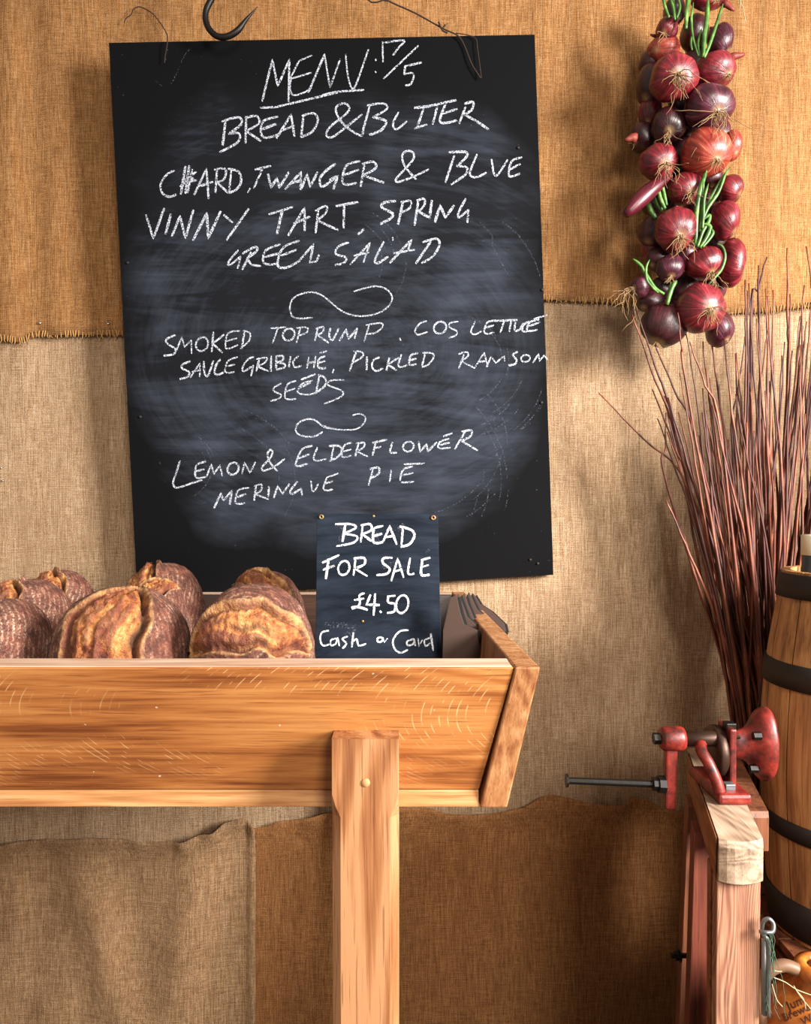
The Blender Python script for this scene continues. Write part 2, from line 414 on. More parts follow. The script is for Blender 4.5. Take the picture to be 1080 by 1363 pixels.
LINES = {
'MENU 17/5': (tr('A', [[(740, 455), (785, 270), (810, 388), (862, 268), (858, 458)], [(962, 250), (905, 275), (870, 345)], [T, (870, 345), (865, 400), (880, 428), (925, 418), (962, 395)], [(868, 355), (962, 327)], [(948, 415), (1020, 245)], [(732, 485), (800, 482), (1080, 416)]])
  + tr('B', [[(7, 245), (32, 395), (78, 265)], [T, (103, 245), (112, 340), (132, 400), (155, 365), (205, 222)], [(237, 268), (239, 274)], [(236, 322), (239, 328)], [(268, 190), (270, 280)], [T, (275, 193), (365, 182), (340, 215), (315, 250)], [(428, 207), (272, 355)], [(443, 282), (370, 298), (365, 335)], [T, (365, 335), (400, 328), (408, 345), (395, 378), (370, 385)], [(67, 412), (185, 405)], [(0, 427), (67, 412)]]), 2.6),
'BREAD & BUTTER': (tr('A', [[(575, 545), (562, 655)], [T, (560, 548), (600, 533), (640, 530), (645, 560), (590, 602)], [T, (590, 602), (635, 600), (630, 640), (548, 685)], [(668, 525), (665, 645)], [T, (665, 530), (715, 522), (725, 555), (668, 590)], [(668, 590), (735, 635)], [T, (810, 525), (745, 545), (735, 600), (760, 620), (825, 600)], [(738, 582), (802, 558)], [(805, 620), (870, 515), (885, 615)], [(828, 588), (885, 565)], [(925, 525), (915, 615)], [T, (920, 520), (970, 510), (990, 540), (965, 592), (912, 617)]])
  + tr('B', [[T, (175, 515), (100, 575), (40, 618), (15, 605), (35, 568), (90, 525), (120, 490), (98, 465), (60, 482), (68, 525), (110, 575), (172, 610), (182, 580), (210, 478)], [T, (200, 475), (270, 465), (288, 490), (225, 527)], [T, (225, 527), (283, 545), (262, 585), (208, 607)], [T, (340, 505), (315, 555), (330, 582), (378, 545)], [(412, 485), (482, 478)], [(452, 490), (425, 568)], [(413, 577), (468, 560)], [(465, 480), (600, 450)], [(515, 475), (493, 560)], [T, (550, 470), (525, 545), (560, 552), (603, 540)], [(537, 512), (604, 490)], [(640, 482), (612, 557)], [T, (638, 466), (675, 460), (668, 495), (635, 515)], [(635, 515), (690, 545), (745, 583)]]), 3.3),
'CHARD TWANGER & BLUE': (tr('p', [[T, (232, 227), (222, 233), (214, 246), (217, 258), (226, 262), (235, 259)], [(247, 222), (241, 259)], [(252, 221), (247, 258)], [(256, 226), (250, 257)], [(261, 229), (243, 243), (262, 240)], [(240, 248), (258, 237)], [(259, 259), (275, 225), (278, 265)], [(266, 248), (284, 242)], [(289, 228), (287, 257)], [T, (286, 226), (300, 225), (299, 238), (289, 243)], [(289, 243), (304, 257)], [(308, 228), (305, 256)], [T, (304, 225), (318, 229), (321, 243), (314, 253), (304, 257)], [(333, 251), (330, 257)], [(340, 226), (361, 221)], [(350, 224), (338, 251)], [(357, 232), (361, 250), (369, 237), (372, 250), (385, 229)], [(380, 252), (401, 229), (400, 253)], [(388, 244), (402, 240)], [(401, 252), (409, 232), (413, 249), (423, 229)]])
  + tr('A', [[T, (1068, 738), (1030, 765), (1000, 800), (1005, 838), (1040, 822), (1075, 790)]]) + tr('p', [[(439, 240), (450, 234), (444, 252)]])
  + tr('B', [[T, (165, 725), (105, 745), (88, 815), (110, 830), (152, 822)], [(100, 785), (162, 763)], [(187, 735), (170, 840)], [T, (178, 737), (225, 727), (238, 755), (182, 788)], [(182, 788), (275, 822)], [T, (475, 762), (400, 797), (337, 818), (332, 800), (400, 725), (407, 690), (382, 678), (357, 697), (367, 745), (420, 808)], [(590, 700), (550, 822)], [T, (568, 685), (640, 683), (645, 705), (602, 747)], [T, (602, 747), (645, 752), (640, 785), (575, 830)], [T, (692, 695), (660, 780), (690, 797), (735, 775)], [T, (758, 718), (770, 785), (790, 780), (830, 718)], [T, (893, 708), (848, 725), (835, 785), (850, 793), (887, 780)], [(838, 762), (888, 737)]]), 3.2),
'VINNY TART SPRING': (tr('C', [[(92, 210), (128, 328), (182, 175)], [(215, 205), (188, 305)], [(220, 315), (260, 215), (287, 325), (327, 182)], [(325, 335), (393, 200), (400, 325), (462, 190)], [(478, 210), (522, 248)], [(600, 180), (490, 335)], [(700, 207), (820, 170)], [(768, 185), (740, 305)], [(797, 310), (877, 175), (878, 290)], [(825, 252), (905, 217)], [(945, 190), (932, 300)], [T, (932, 188), (985, 165), (982, 200), (940, 237)], [(940, 237), (1045, 285)]])
  + tr('D', [[(-8, 304), (98, 285)], [(30, 298), (27, 412)], [(125, 415), (95, 440)], [T, (275, 280), (220, 288), (212, 312), (262, 340), (250, 365), (203, 390)], [(312, 285), (288, 392)], [T, (303, 285), (348, 280), (345, 312), (303, 337)], [(385, 280), (367, 398)], [T, (380, 277), (413, 270), (413, 302), (385, 330)], [(385, 330), (443, 362)], [(450, 278), (440, 355)], [(465, 380), (490, 300), (515, 360), (557, 300)], [T, (612, 270), (578, 335), (582, 358), (625, 322)], [(626, 322), (620, 384)]]), 3.4),
'GREEN SALAD': (tr('C', [[T, (548, 385), (502, 440), (507, 458), (560, 415)], [(560, 415), (546, 476)], [(612, 395), (568, 481)], [T, (572, 400), (632, 368), (640, 388), (592, 425)], [(592, 425), (615, 458), (662, 463)], [T, (755, 355), (685, 385), (672, 440), (700, 455), (735, 452)], [(680, 418), (750, 400)], [T, (850, 337), (785, 362), (755, 400), (745, 462), (790, 470), (855, 435)], [(760, 412), (838, 382)], [(850, 437), (922, 355), (903, 445), (937, 440), (950, 405)]])
  + tr('p', [[T, (464, 323), (451, 328), (447, 338), (461, 343), (458, 350), (446, 353)]]) + tr('D', [[(60, 583), (155, 478), (122, 575)], [(78, 542), (150, 525)], [T, (220, 475), (178, 560), (192, 577), (242, 545)], [(262, 455), (264, 470)], [(250, 575), (352, 465), (335, 520)], [(268, 530), (370, 513)], [(447, 470), (373, 580)], [T, (408, 477), (470, 460), (487, 488), (455, 545), (400, 578)]]), 3.1),
'swirl': (tr('p', [[T, (416, 423), (392, 423), (386, 410), (392, 396), (412, 389), (430, 394), (455, 414), (480, 421), (508, 415), (522, 400), (517, 387), (500, 381), (471, 388)]]), 2.3),
'SMOKED TOP RUMP': (tr('E', [[T, (128, 140), (88, 158), (85, 180), (130, 212), (118, 238), (68, 245)], [(128, 235), (163, 150), (177, 200), (212, 165), (213, 235)], O(235, 298, 150, 222), [(325, 125), (316, 227)], [(378, 138), (322, 183), (372, 230)], [T, (460, 118), (400, 130), (387, 200), (405, 208), (452, 190)], [(392, 170), (446, 155)], [(485, 120), (470, 210)], [T, (478, 118), (512, 128), (508, 168), (463, 210)], [(620, 105), (697, 98)], [(657, 102), (628, 182)], O(682, 742, 105, 168), [(770, 105), (752, 180)], [T, (753, 103), (805, 100), (805, 125), (763, 143)], [(860, 110), (845, 172)], [T, (853, 106), (890, 98), (885, 125), (857, 137)], [(857, 137), (918, 180)], [T, (925, 105), (920, 145), (937, 165), (968, 105)], [(973, 167), (1007, 110), (1018, 160), (1064, 105)]])
  + tr('F', [[(58, 138), (45, 190)], [(117, 125), (92, 207)], [T, (103, 122), (172, 112), (185, 128), (150, 160), (103, 166)]]), 2.5),
'COS LETTUCE': (tr('F', [[(270, 188), (275, 200)], [T, (402, 102), (368, 115), (345, 150), (360, 170), (408, 155)], O(438, 500, 105, 165), [T, (557, 105), (517, 113), (518, 135), (552, 152), (545, 175), (508, 185)], [T, (642, 105), (622, 155), (642, 168), (674, 153)], [T, (745, 98), (702, 110), (688, 155), (705, 165), (737, 158)], [(694, 135), (737, 123)], [(735, 101), (852, 97)], [(787, 100), (768, 160)], [(822, 100), (812, 155)], [T, (842, 110), (840, 148), (862, 145), (882, 112)], [T, (910, 103), (882, 122), (878, 150), (900, 156)], [T, (958, 95), (912, 110), (902, 150), (952, 145)], [(908, 128), (965, 108)], [(935, 92), (1000, 72)]]), 2.5),
'SAUCE GRIBICHE': (tr('E', [[T, (205, 275), (167, 290), (165, 310), (202, 330), (190, 355), (152, 365)], [(207, 357), (257, 280), (255, 357)], [(217, 328), (258, 318)], [T, (275, 275), (280, 335), (298, 347), (325, 270)], [T, (360, 265), (338, 295), (332, 335), (350, 343), (378, 330)], [T, (447, 252), (400, 272), (385, 320), (397, 333), (434, 328)], [(390, 300), (437, 290)], [T, (532, 252), (500, 265), (475, 305), (482, 325), (530, 295)], [(530, 295), (518, 350)], [(560, 262), (545, 325)], [T, (548, 262), (598, 255), (590, 280), (550, 300)], [(550, 300), (608, 325)], [(622, 248), (620, 327)], [(648, 250), (647, 313)], [T, (648, 248), (682, 247), (680, 270), (650, 280)], [T, (650, 280), (690, 288), (688, 305), (647, 317)], [(720, 250), (712, 308)], [T, (760, 248), (735, 275), (745, 305), (777, 295)], [(815, 252), (805, 310)], [(808, 284), (850, 275)], [(850, 248), (840, 308)], [(905, 222), (870, 232)], [T, (897, 248), (868, 262), (862, 300), (880, 310), (903, 308)], [(865, 282), (900, 272)], [(943, 315), (936, 335)]]), 2.6),
'PICKLED RAMSON': (tr('F', [[(54, 252), (20, 350)], [T, (42, 252), (80, 255), (85, 278), (38, 308)], [(107, 280), (105, 345)], [T, (167, 282), (135, 300), (135, 335), (155, 350), (187, 335)], [(217, 285), (203, 347)], [(262, 285), (210, 318), (255, 347)], [T, (277, 270), (262, 320), (280, 330), (307, 320)], [T, (357, 262), (325, 272), (317, 318), (352, 315)], [(320, 297), (352, 288)], [(394, 265), (380, 325)], [T, (385, 260), (432, 262), (435, 288), (405, 322), (378, 330)], [(587, 270), (562, 337)], [T, (563, 265), (600, 255), (608, 275), (575, 302)], [(575, 302), (640, 335), (688, 260), (706, 328)], [(655, 305), (700, 300)], [(700, 328), (722, 278), (745, 310), (787, 275), (790, 302)], [T, (852, 255), (830, 270), (848, 295), (840, 315), (808, 322)], O(870, 915, 270, 305), [(930, 308), (957, 265), (962, 300), (985, 272), (1004, 296)]]), 2.7),
'SEEDS': (tr('E', [[T, (672, 388), (637, 408), (637, 428), (672, 445), (660, 465), (618, 478)], [T, (747, 375), (705, 393), (692, 455), (715, 470), (752, 465)], [(697, 430), (745, 412)], [(847, 340), (775, 368)], [T, (832, 372), (780, 390), (757, 425), (770, 440), (815, 445), (860, 430)], [(765, 412), (825, 382)], [(870, 345), (852, 432)], [T, (865, 343), (900, 362), (897, 400), (840, 442)], [T, (995, 370), (930, 372), (912, 395), (985, 425), (980, 455), (893, 492)]]), 2.5),
'swirl2': (tr('G', [[T, (990, 195), (950, 218), (890, 220), (840, 195), (850, 145), (900, 122), (945, 125), (1000, 165), (1060, 178)]]) + tr('H', [[T, (-5, 122), (60, 140), (145, 140), (185, 112), (190, 85), (165, 70), (130, 78)]]), 2.2),
'LEMON & ELDERFLOWER': (tr('G', [[T, (172, 362), (150, 430), (132, 490), (155, 515), (230, 492), (300, 470)], [T, (318, 365), (268, 385), (260, 445), (280, 460), (322, 452)], [(265, 420), (312, 408)], [(325, 450), (352, 380), (368, 435), (402, 385), (415, 448)], O(445, 510, 370, 440), [(528, 435), (543, 370), (575, 430), (607, 365)], [T, (772, 350), (720, 390), (655, 417), (645, 395), (690, 345), (705, 310), (690, 297), (675, 322), (690, 370), (732, 420)], [T, (932, 275), (875, 293), (838, 375), (855, 392), (907, 375)], [(855, 345), (917, 322)], [T, (962, 285), (940, 340), (955, 360), (1015, 350)]])
  + tr('H', [[(48, 218), (36, 278)], [T, (28, 215), (72, 215), (85, 238), (65, 265), (28, 282)], [T, (130, 200), (97, 212), (85, 262), (127, 258)], [(90, 240), (127, 230)], [(160, 203), (145, 262)], [T, (148, 205), (185, 200), (182, 222), (150, 238)], [(150, 238), (202, 262)], [(237, 198), (223, 258)], [(225, 200), (288, 186)], [(230, 226), (262, 218)], [T, (312, 200), (302, 242), (332, 245)], O(360, 408, 195, 240), [(430, 195), (437, 240), (465, 207), (472, 240), (512, 197)], [(580, 158), (540, 172)], [T, (565, 182), (525, 198), (522, 225), (573, 222)], [(525, 210), (570, 200)], [(638, 152), (592, 230)], [T, (625, 150), (667, 145), (662, 172), (622, 192)], [(622, 192), (697, 236)]]), 2.7),
'MERINGUE PIE': (tr('G', [[(368, 632), (407, 545), (422, 590), (470, 530), (458, 612)], [T, (567, 515), (507, 530), (490, 595), (510, 608), (548, 602)], [(500, 570), (552, 550)], [(608, 510), (598, 590)], [T, (600, 507), (640, 495), (638, 530), (603, 552)], [(603, 552), (682, 582)], [(683, 508), (680, 570)], [(712, 573), (733, 505), (762, 550), (802, 492)], [T, (847, 480), (808, 530), (818, 550), (868, 520)], [(868, 520), (874, 562)], [T, (925, 475), (932, 528), (948, 530), (967, 490)], [(1080, 433), (1015, 457)], [T, (1015, 460), (997, 515), (1015, 530), (1052, 524)], [(1003, 492), (1052, 478)]])
  + tr('H', [[(225, 318), (205, 392)], [T, (212, 318), (250, 312), (250, 340), (213, 360)], [(307, 325), (300, 376)], [(365, 297), (458, 293)], [T, (402, 307), (362, 320), (348, 360), (358, 378), (410, 375)], [(356, 347), (406, 335)]]), 2.7),
}
for k, (st, w) in LINES.items():
    V, Fc = ribbons(st, c_tl, bn, w*.9)
    o = obj('chalk_swirl' if k.startswith('swirl') else 'chalk_writing', V, Fc, M_chalk, rb)
    o['label'] = 'white chalk swirl divider' if k.startswith('swirl') else 'white chalk line reading '+k
    V, Fc = ribbons([[(x+.7, y+.5) for x, y in s] for s in st if len(s) > 3], c_tl, bn, w*.55, lift=.0012)
    if not k.startswith('swirl'):
        pass
# faint wiped strokes and scratches
st = []
for a, b, r in ((640, 480, 95), (655, 500, 110), (610, 590, 150), (560, 640, 180), (330, 640, 120), (250, 620, 60), (480, 350, 90)):
    for q in range(5):
        a0 = random.uniform(-1.2, .6); rr = r*random.uniform(.8, 1.2)
        st.append([(a+rr*math.cos(a0+i*.09)-r*.5, b+rr*.8*math.sin(a0+i*.09)) for i in range(8)])
st += [tr('D', [[(680, 380), (740, 445), (742, 500), (815, 630)]])[0], tr('D', [[T, (790, 380), (870, 450), (940, 560), (975, 660)]])[0], sm([(262, 55), (245, 75), (238, 92), (228, 112)]), sm([(224, 60), (222, 75), (219, 82)]), [(208, 108), (216, 115)],
       tr('F', [[T, (1000, 0), (985, 20), (1000, 45)]])[0], tr('H', [[(725, 320), (718, 382)]])[0], tr('H', [[(930, 115), (890, 140)]])[0]]
st = [[p for p in s if 160 < p[0] < 722 and 60 < p[1] < 690] for s in st]
V, Fc = ribbons([s for s in st if len(s) > 1], c_tl, bn, 1.6, lift=.0005)
o = obj('chalk_smear', V, Fc, M_chalkf, rb, label='faint wiped chalk streaks', kind='stuff')
for x, y in ((690, 197), (170, 350), (722, 386), (721, 536), (716, 750), (706, 745), (187, 555)):
    lathe('screw', [(0, .001), (.0018, .001), (.003, .0002), (.003, -.002), (0, -.002)], M_hoop, rb, on_plane(x, y, c_tl, bn)-Vector((0, .0006, 0)), 'y', 10)
# hanging cord of the board
def px_tube(name, pts, d, r, mat, par, k=5, n=5, **kw):
    q = catmull([P(p[0], p[1], p[2] if len(p) > 2 else d) for p in pts], n)
    return tube(name, q, r, mat, par, k, **kw)
px_tube('hanging_cord', [(350, -300, 1.50), (470, -26, 1.502), (517, 1, 1.503), (552, 17, 1.503), (590, 38, 1.503), (609, 47, 1.504), (618, 60, 1.507), (628, 85, 1.507), (640, 104, 1.508)], 1.5, .0015, M_twine, rb)
px_tube('hanging_cord', [(607, 44, 1.507), (632, 50, 1.507), (636, 66, 1.507), (641, 104, 1.508)], 1.5, .001, M_twine, rb)
px_tube('knot', [(584, 29), (588, 38), (593, 33), (589, 40), (596, 44)], 1.499, .0018, M_twine, rb)
px_tube('hanging_cord', [(165, 31, 1.552), (168, 24, 1.55), (174, 20, 1.55), (178, 12, 1.55), (186, 9, 1.55), (197, 14, 1.55), (205, 20, 1.54), (215, 33, 1.52), (222, 45, 1.49), (223, 56, 1.470), (220, 74, 1.4725), (219, 84, 1.4735)], 1.5, .0011, M_twine, rb)

# ---------------------------------------------------------------- hook
hk = [(300, -420), (300, -120), (296, -30), (283, -4), (274, 16), (276, 34), (287, 47), (301, 49), (316, 41), (328, 26), (343, 9)]
q = catmull([P(x, y, 1.44) for x, y in hk], 8)
ho = root('iron_hook', q[0], 'black forged iron hook hanging above the top edge of the chalkboard', 'hook')
tube('hook_bar', q, lambda t: .0058*(1 if t < .8 else max(.12, 1-((t-.8)/.2)**1.3)), M_iron, ho, 10)

# ---------------------------------------------------------------- trough
def TX(y): return .153-(y-.85)*.055
zt = ZC-.1955; zb = ZC-.378
XL = -1.15
to = root('dough_trough', (-.4, 1.18, 0), 'long flared oak dough trough on post legs holding loaves, sign and paper bags', 'trough')
# front board (top edge y .85-.895; bottom y .90-.945)
hexa('front_board', [(XL, .905, zb+.021), (.1215-.032, .905, zb+.021), (.153-.029, .852, zt), (XL, .852, zt), (XL, .950, zb+.021), (.1215-.034, .950, zb+.021), (.153-.031, .895, zt), (XL, .895, zt)], M_oak, to, .002)
hexa('base_board', [(XL, .905, zb), (.089, .905, zb), (.089, .905, zb+.0205), (XL, .905, zb+.0205), (XL, 1.46, zb), (.075, 1.46, zb), (.075, 1.46, zb+.0205), (XL, 1.46, zb+.0205)], M_oakp, to, .0012)
hexa('back_board', [(XL, 1.44, zb+.021), (.09, 1.44, zb+.021), (.092, 1.485, zt), (XL, 1.485, zt), (XL, 1.47, zb+.021), (.09, 1.47, zb+.021), (.092, 1.515, zt), (XL, 1.515, zt)], wood('shadow_oak', ['#1a0f09', '#2e1a0f', '#422817', '#ffffff'], 'x'), to, .002)  # shade inside the trough is put into this near-black wood colour
M_rim = wood('worn_rim', ['#a98268', '#c6a288', '#dcbfa8', '#f6e2c0'], 'x', rough=.6)
box('rim_strip', XL, .121, .853, .8945, zt, zt+.0012, M_rim, to, .0005, label='pale worn rim')
box('rim_strip', XL, .0915, 1.486, 1.514, zt, zt+.0012, M_rim, to, .0005, label='pale worn rim')
def endboard(x_s, mirror=False):
    def X(v): return v
    hexa('end_board', [(.0902, .9035, zb-.0005), (.1235, .9035, zb-.0005), (.1535, .849, zt+.001), (.1250, .849, zt+.001),
                       (.0755, 1.475, zb-.0005), (.105, 1.475, zb-.0005), (.120, 1.52, zt+.001), (.0935, 1.52, zt+.001)], M_oake, to, .0022)
endboard(1)
hexa('end_board', [(XL-.002, .9035, zb), (XL-.034, .9035, zb), (XL-.064, .849, zt+.001), (XL-.03, .849, zt+.001), (XL-.002, 1.475, zb), (XL-.034, 1.475, zb), (XL-.064, 1.52, zt+.001), (XL-.03, 1.52, zt+.001)][::1], M_oake, to, .002)
def leg(x0, x1, yf, yb, ztop, front=True):
    zs = ZC-.4155*.845
    c = .010; V = []
    # cross-sections: full rect above, chamfered below
    def ring(z, ch): return [(x0+ch, yf, z), (x1-ch, yf, z), (x1, yf+ch, z), (x1, yb, z), (x0, yb, z), (x0, yf+ch, z)]
    secs = [(ztop, .0006), (zs+.012, .0006), (zs, .004), (zs-.014, c), (0, c)]
    for z, ch in secs: V += ring(z, ch)
    Fc = [tuple(range(6)), tuple(range(len(V)-1, len(V)-7, -1))]
    for s in range(len(secs)-1):
        for i in range(6): Fc.append((s*6+i, s*6+(i+1) % 6, s*6+6+(i+1) % 6, s*6+6+i))
    o = obj('leg', V, Fc, M_oakl, to, bevel=0)
    return o
l0 = leg(P(441.5, 1000, .845).x, P(531, 1000, .845).x, .845, .899, P(0, 984, .845).z)
pg = P(487, 1042, .8445)
lathe('dowel_plug', [(0, -.0008), (.0045, -.0008), (.005, 0), (.005, .004), (0, .004)], M_oakp, l0, pg, 'y', 16)
leg(-.99, -.914, .845, .899, P(0, 984, .845).z)
for a, b in ((-.079, -.013), (-.99, -.914)): box('leg', a, b, 1.472, 1.52, 0, .86, M_oakl, to, .002)

# ---------------------------------------------------------------- small sign
s_tl, s_tr, s_bl = P(422, 684, 1.175), P(583, 684, 1.165), P(420, 880, 1.135)
sn = (s_tr-s_tl).cross(s_bl-s_tl).normalized()
if sn.y > 0: sn = -sn
s_br = on_plane(588, 880, s_tl, sn)
zf = zb+.0215
def down(a, b):
    t = (zf-a.z)/(b.z-a.z); return a+(b-a)*t
b1, b2 = down(s_tl, s_bl), down(s_tr, s_br)
M_sign = board_mat('slate_sign_paint', '#0b1017', '#5c6b82', .3, .6, .27)
rs = root('bread_sign', (b1+b2)/2, 'small blue-black chalk sign reading BREAD FOR SALE standing in the trough', 'sign')
prism('panel', [s_tl, s_tr, b2, b1], -sn*.006, M_sign, rs, bevel=.0006)
SL = {
'BREAD': [[(190, 125), (178, 195)], [T, (150, 120), (215, 120), (235, 135), (185, 160)], [T, (185, 160), (240, 172), (225, 198), (152, 213)], [(264, 125), (255, 197)], [T, (258, 125), (295, 120), (300, 145), (262, 162)], [(262, 162), (302, 192)], [T, (348, 128), (312, 140), (308, 190), (322, 200), (350, 195)], [(310, 170), (346, 160)], [(352, 190), (378, 128), (408, 207)], [(364, 175), (400, 168)], [(434, 130), (428, 208)], [T, (422, 130), (470, 145), (482, 172), (460, 205), (424, 216)]],
'FOR SALE': [[(95, 282), (165, 250)], [(120, 268), (108, 352)], [(98, 312), (146, 295)], O(160, 208, 275, 335), [(234, 262), (225, 337)], [T, (228, 265), (270, 263), (270, 290), (230, 307)], [(230, 307), (284, 340)], [T, (387, 262), (352, 264), (350, 285), (378, 308), (365, 330), (322, 335)], [(385, 358), (412, 265), (437, 346)], [(394, 322), (430, 310)], [T, (464, 265), (455, 322), (465, 332), (482, 328)], [(547, 262), (510, 272)], [T, (516, 272), (510, 325), (520, 337), (547, 333)], [(512, 302), (543, 292)]],
'£4.50': [[T, (270, 412), (250, 422), (250, 460), (218, 478)], [(230, 440), (270, 434)], [T, (218, 472), (245, 470), (285, 482)], [(296, 420), (280, 460), (336, 462)], [(316, 415), (310, 506)], [(338, 488), (343, 494)], [(370, 425), (402, 422)], [T, (372, 425), (372, 450), (400, 458), (397, 488), (367, 495)], O(405, 457, 420, 496)],
'Cash or Card': [[T, (118, 570), (92, 577), (84, 605), (95, 632), (122, 628)], [T, (155, 602), (130, 610), (130, 632), (150, 625), (157, 600), (165, 635)], [T, (198, 595), (178, 605), (195, 625), (178, 645)], [(224, 580), (218, 640)], [T, (218, 620), (238, 605), (247, 633), (278, 625)], O(325, 348, 598, 618), [(350, 600), (355, 620), (369, 602)], [T, (455, 568), (420, 573), (392, 610), (400, 648), (425, 663), (455, 650)], [T, (478, 605), (452, 615), (455, 632), (478, 625), (480, 605), (487, 635)], [(498, 605), (502, 635), (516, 608)], [T, (548, 600), (525, 612), (530, 635), (550, 622)], [(552, 585), (562, 655)]]}
for k, st in SL.items():
    V, Fc = ribbons(tr('S', st), s_tl, sn, 2.2 if k.startswith('Cash') else 2.9)
    obj('chalk_writing', V, Fc, M_chalk2, rs, label='white chalk line reading '+k)
V, Fc = ribbons(tr('S', [[(150, 130), (165, 118), (185, 150)], [(165, 190), (200, 150)], [(405, 150), (440, 120)], [(350, 300), (400, 285), (450, 315)], [(100, 545), (235, 550)], [(530, 240), (550, 225)], [(290, 180), (320, 160), (330, 195)], [(120, 250), (110, 290)], [(190, 590), (240, 570)]]), s_tl, sn, 7, lift=.0004)
obj('chalk_smear', V, Fc, M_chalkf, rs, label='rubbed chalk smudges', kind='stuff')
for x, y in ((428, 688), (577, 689)):
    ey = on_plane(x, y, s_tl, sn)
    lathe('eyelet', [(.0016, 0), (.0016, -.001), (.0036, -.0014), (.004, 0), (.0036, .001), (.0016, .0005)], M_brass, rs, ey-Vector((0, .0006, 0)), 'y', 16)
for x, y in ((497.5, 687), (483, 827)):
    lathe('pin_hole', [(0, -.0006), (.0018, -.0006), (.0022, 0), (0, 0)], M_brass, rs, on_plane(x, y, s_tl, sn)-Vector((0, .0004, 0)), 'y', 8)

# ---------------------------------------------------------------- paper bags
M_bagshade = plain('bag_inside_shade', '#0d0806', .9)  # near-black colour paints the shade in the open bags
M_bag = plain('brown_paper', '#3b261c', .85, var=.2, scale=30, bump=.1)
bags = [
 ([(600, 795), (607, 792), (612, 815), (617, 830), (634, 838), (636, 852), (642, 866), (648, 884), (650, 905), (586, 905), (590, 840)], 1.10, 'front dark brown paper bag nearest the chalk sign in the trough'),
 ([(604, 797), (610, 790), (616, 806), (621, 820), (638, 836), (642, 850), (650, 866), (658, 884), (660, 905), (600, 905)], 1.145, 'second dark brown paper bag behind the front one in the trough'),
 ([(612, 799), (618, 789), (622, 803), (630, 822), (644, 837), (650, 856), (660, 878), (664, 905), (608, 905)], 1.19, 'middle dark brown paper bag of the fanned stack of five'),
 ([(618, 798), (624, 788), (634, 810), (650, 824), (652, 834), (662, 849), (664, 866), (666, 905), (612, 905)], 1.235, 'fourth dark brown paper bag with a wavy edge near the trough end'),
 ([(624, 797), (630, 790), (638, 803), (652, 812), (670, 829), (672, 838), (664, 856), (662, 870), (662, 905), (618, 905)], 1.28, 'rearmost dark brown paper bag leaning over the trough end')]
for poly, d, lab in bags:
    q = []
    zbag = zf+.001
    for x, y in poly:
        p = P(x, y, d); 
        if y >= 905: p.z = zbag; p.x = min(p.x, TX(d)-.062)
        p.y = d-(zt+.06-p.z)*.10
        q.append(p)
    ob = root('paper_bag', (q[-1].x, d, zbag), lab, 'paper bag', 'brown paper bags at the trough end')
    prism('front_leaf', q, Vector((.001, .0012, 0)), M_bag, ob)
    prism('back_leaf', [p+Vector((.0062, .006, -.003 if p.z > zbag+.01 else 0)) for p in q], Vector((.001, .0012, 0)), M_bagshade, ob, label='back leaf painted dark as the shade inside the bag')
    prism('side_gusset', [q[0], q[0]+Vector((.004, .009, -.003)), q[-2]+Vector((.004, .009, 0)), q[-2]] if False else [q[0]+Vector((-.0006, 0, 0)), q[0]+Vector((.0034, .009, -.003)), q[-1]+Vector((.0034, .009, 0)), q[-1]+Vector((-.0006, 0, 0))], Vector((.001, 0, 0)), M_bag, ob)

# ---------------------------------------------------------------- loaves
def bread_mat():
    m = NT('bread_crust'); op = m.attr('open'); rg = m.attr('ring'); gp = m.attr('gap'); sd_ = m.attr('strand')
    n = m.noise(m.tc, 70, 6, .7); n2 = m.noise(m.tc, 320, 4, .7); n3 = m.noise(m.tc, 18, 4, .6)
    crust = m.ramp(n, [(.3, '#35160e'), (.5, '#5c2a1b'), (.72, '#8a4f38')])
    w = m.math('ADD', m.math('SINE', m.math('MULTIPLY', rg, 62)), m.math('MULTIPLY', m.math('SUBTRACT', n, .5), 5))
    fl = m.math('MULTIPLY', m.ramp(w, [(.1, .25), (.9, 1.0)]), m.ramp(n3, [(.4, .2), (.62, 1.0)]))
    fl = m.math('MULTIPLY', fl, m.ramp(n2, [(.42, 0.0), (.64, .8)]))
    crust = m.mix(fl, crust, '#d9bda4')
    inn = m.ramp(m.math('ADD', m.math('MULTIPLY', n3, .5), m.math('MULTIPLY', n, .5)), [(.36, '#4a1c0f'), (.45, '#8a4524'), (.53, '#c07c42'), (.63, '#e2b474')])
    pores = m.ramp(n2, [(.3, 1.0), (.43, 0.0)])
    inn = m.mix(m.math('MULTIPLY', pores, .75), inn, '#42180c')
    inn = m.mix(m.ramp(m.math('ADD', sd_, m.math('MULTIPLY', m.math('SUBTRACT', n, .5), .8)), [(.58, 0.0), (.74, .7)]), inn, '#743d30')
    c = m.mix(op, crust, inn); c = m.mix(m.math('MULTIPLY', gp, .9), c, '#2c0f08')
    c = m.mix(m.math('MULTIPLY', m.attr('lip'), m.ramp(n, [(.35, .2), (.5, 1.0)])), c, '#e0b070')
    m.base(c); m.rough(m.ramp(op, [(0, .8), (1, .5)]))
    m.nrm(m.bump(m.math('ADD', m.math('MULTIPLY', n, m.math('ADD', m.math('MULTIPLY', op, 1.6), .5)), m.math('MULTIPLY', n2, .5)), .9, .004))
    return m.m
M_bread = bread_mat()
def fbm(v, o=3):
    s, a = 0, 1
    for i in range(o): s += a*noise.noise(v); v = v*2.1; a *= .5
    return s
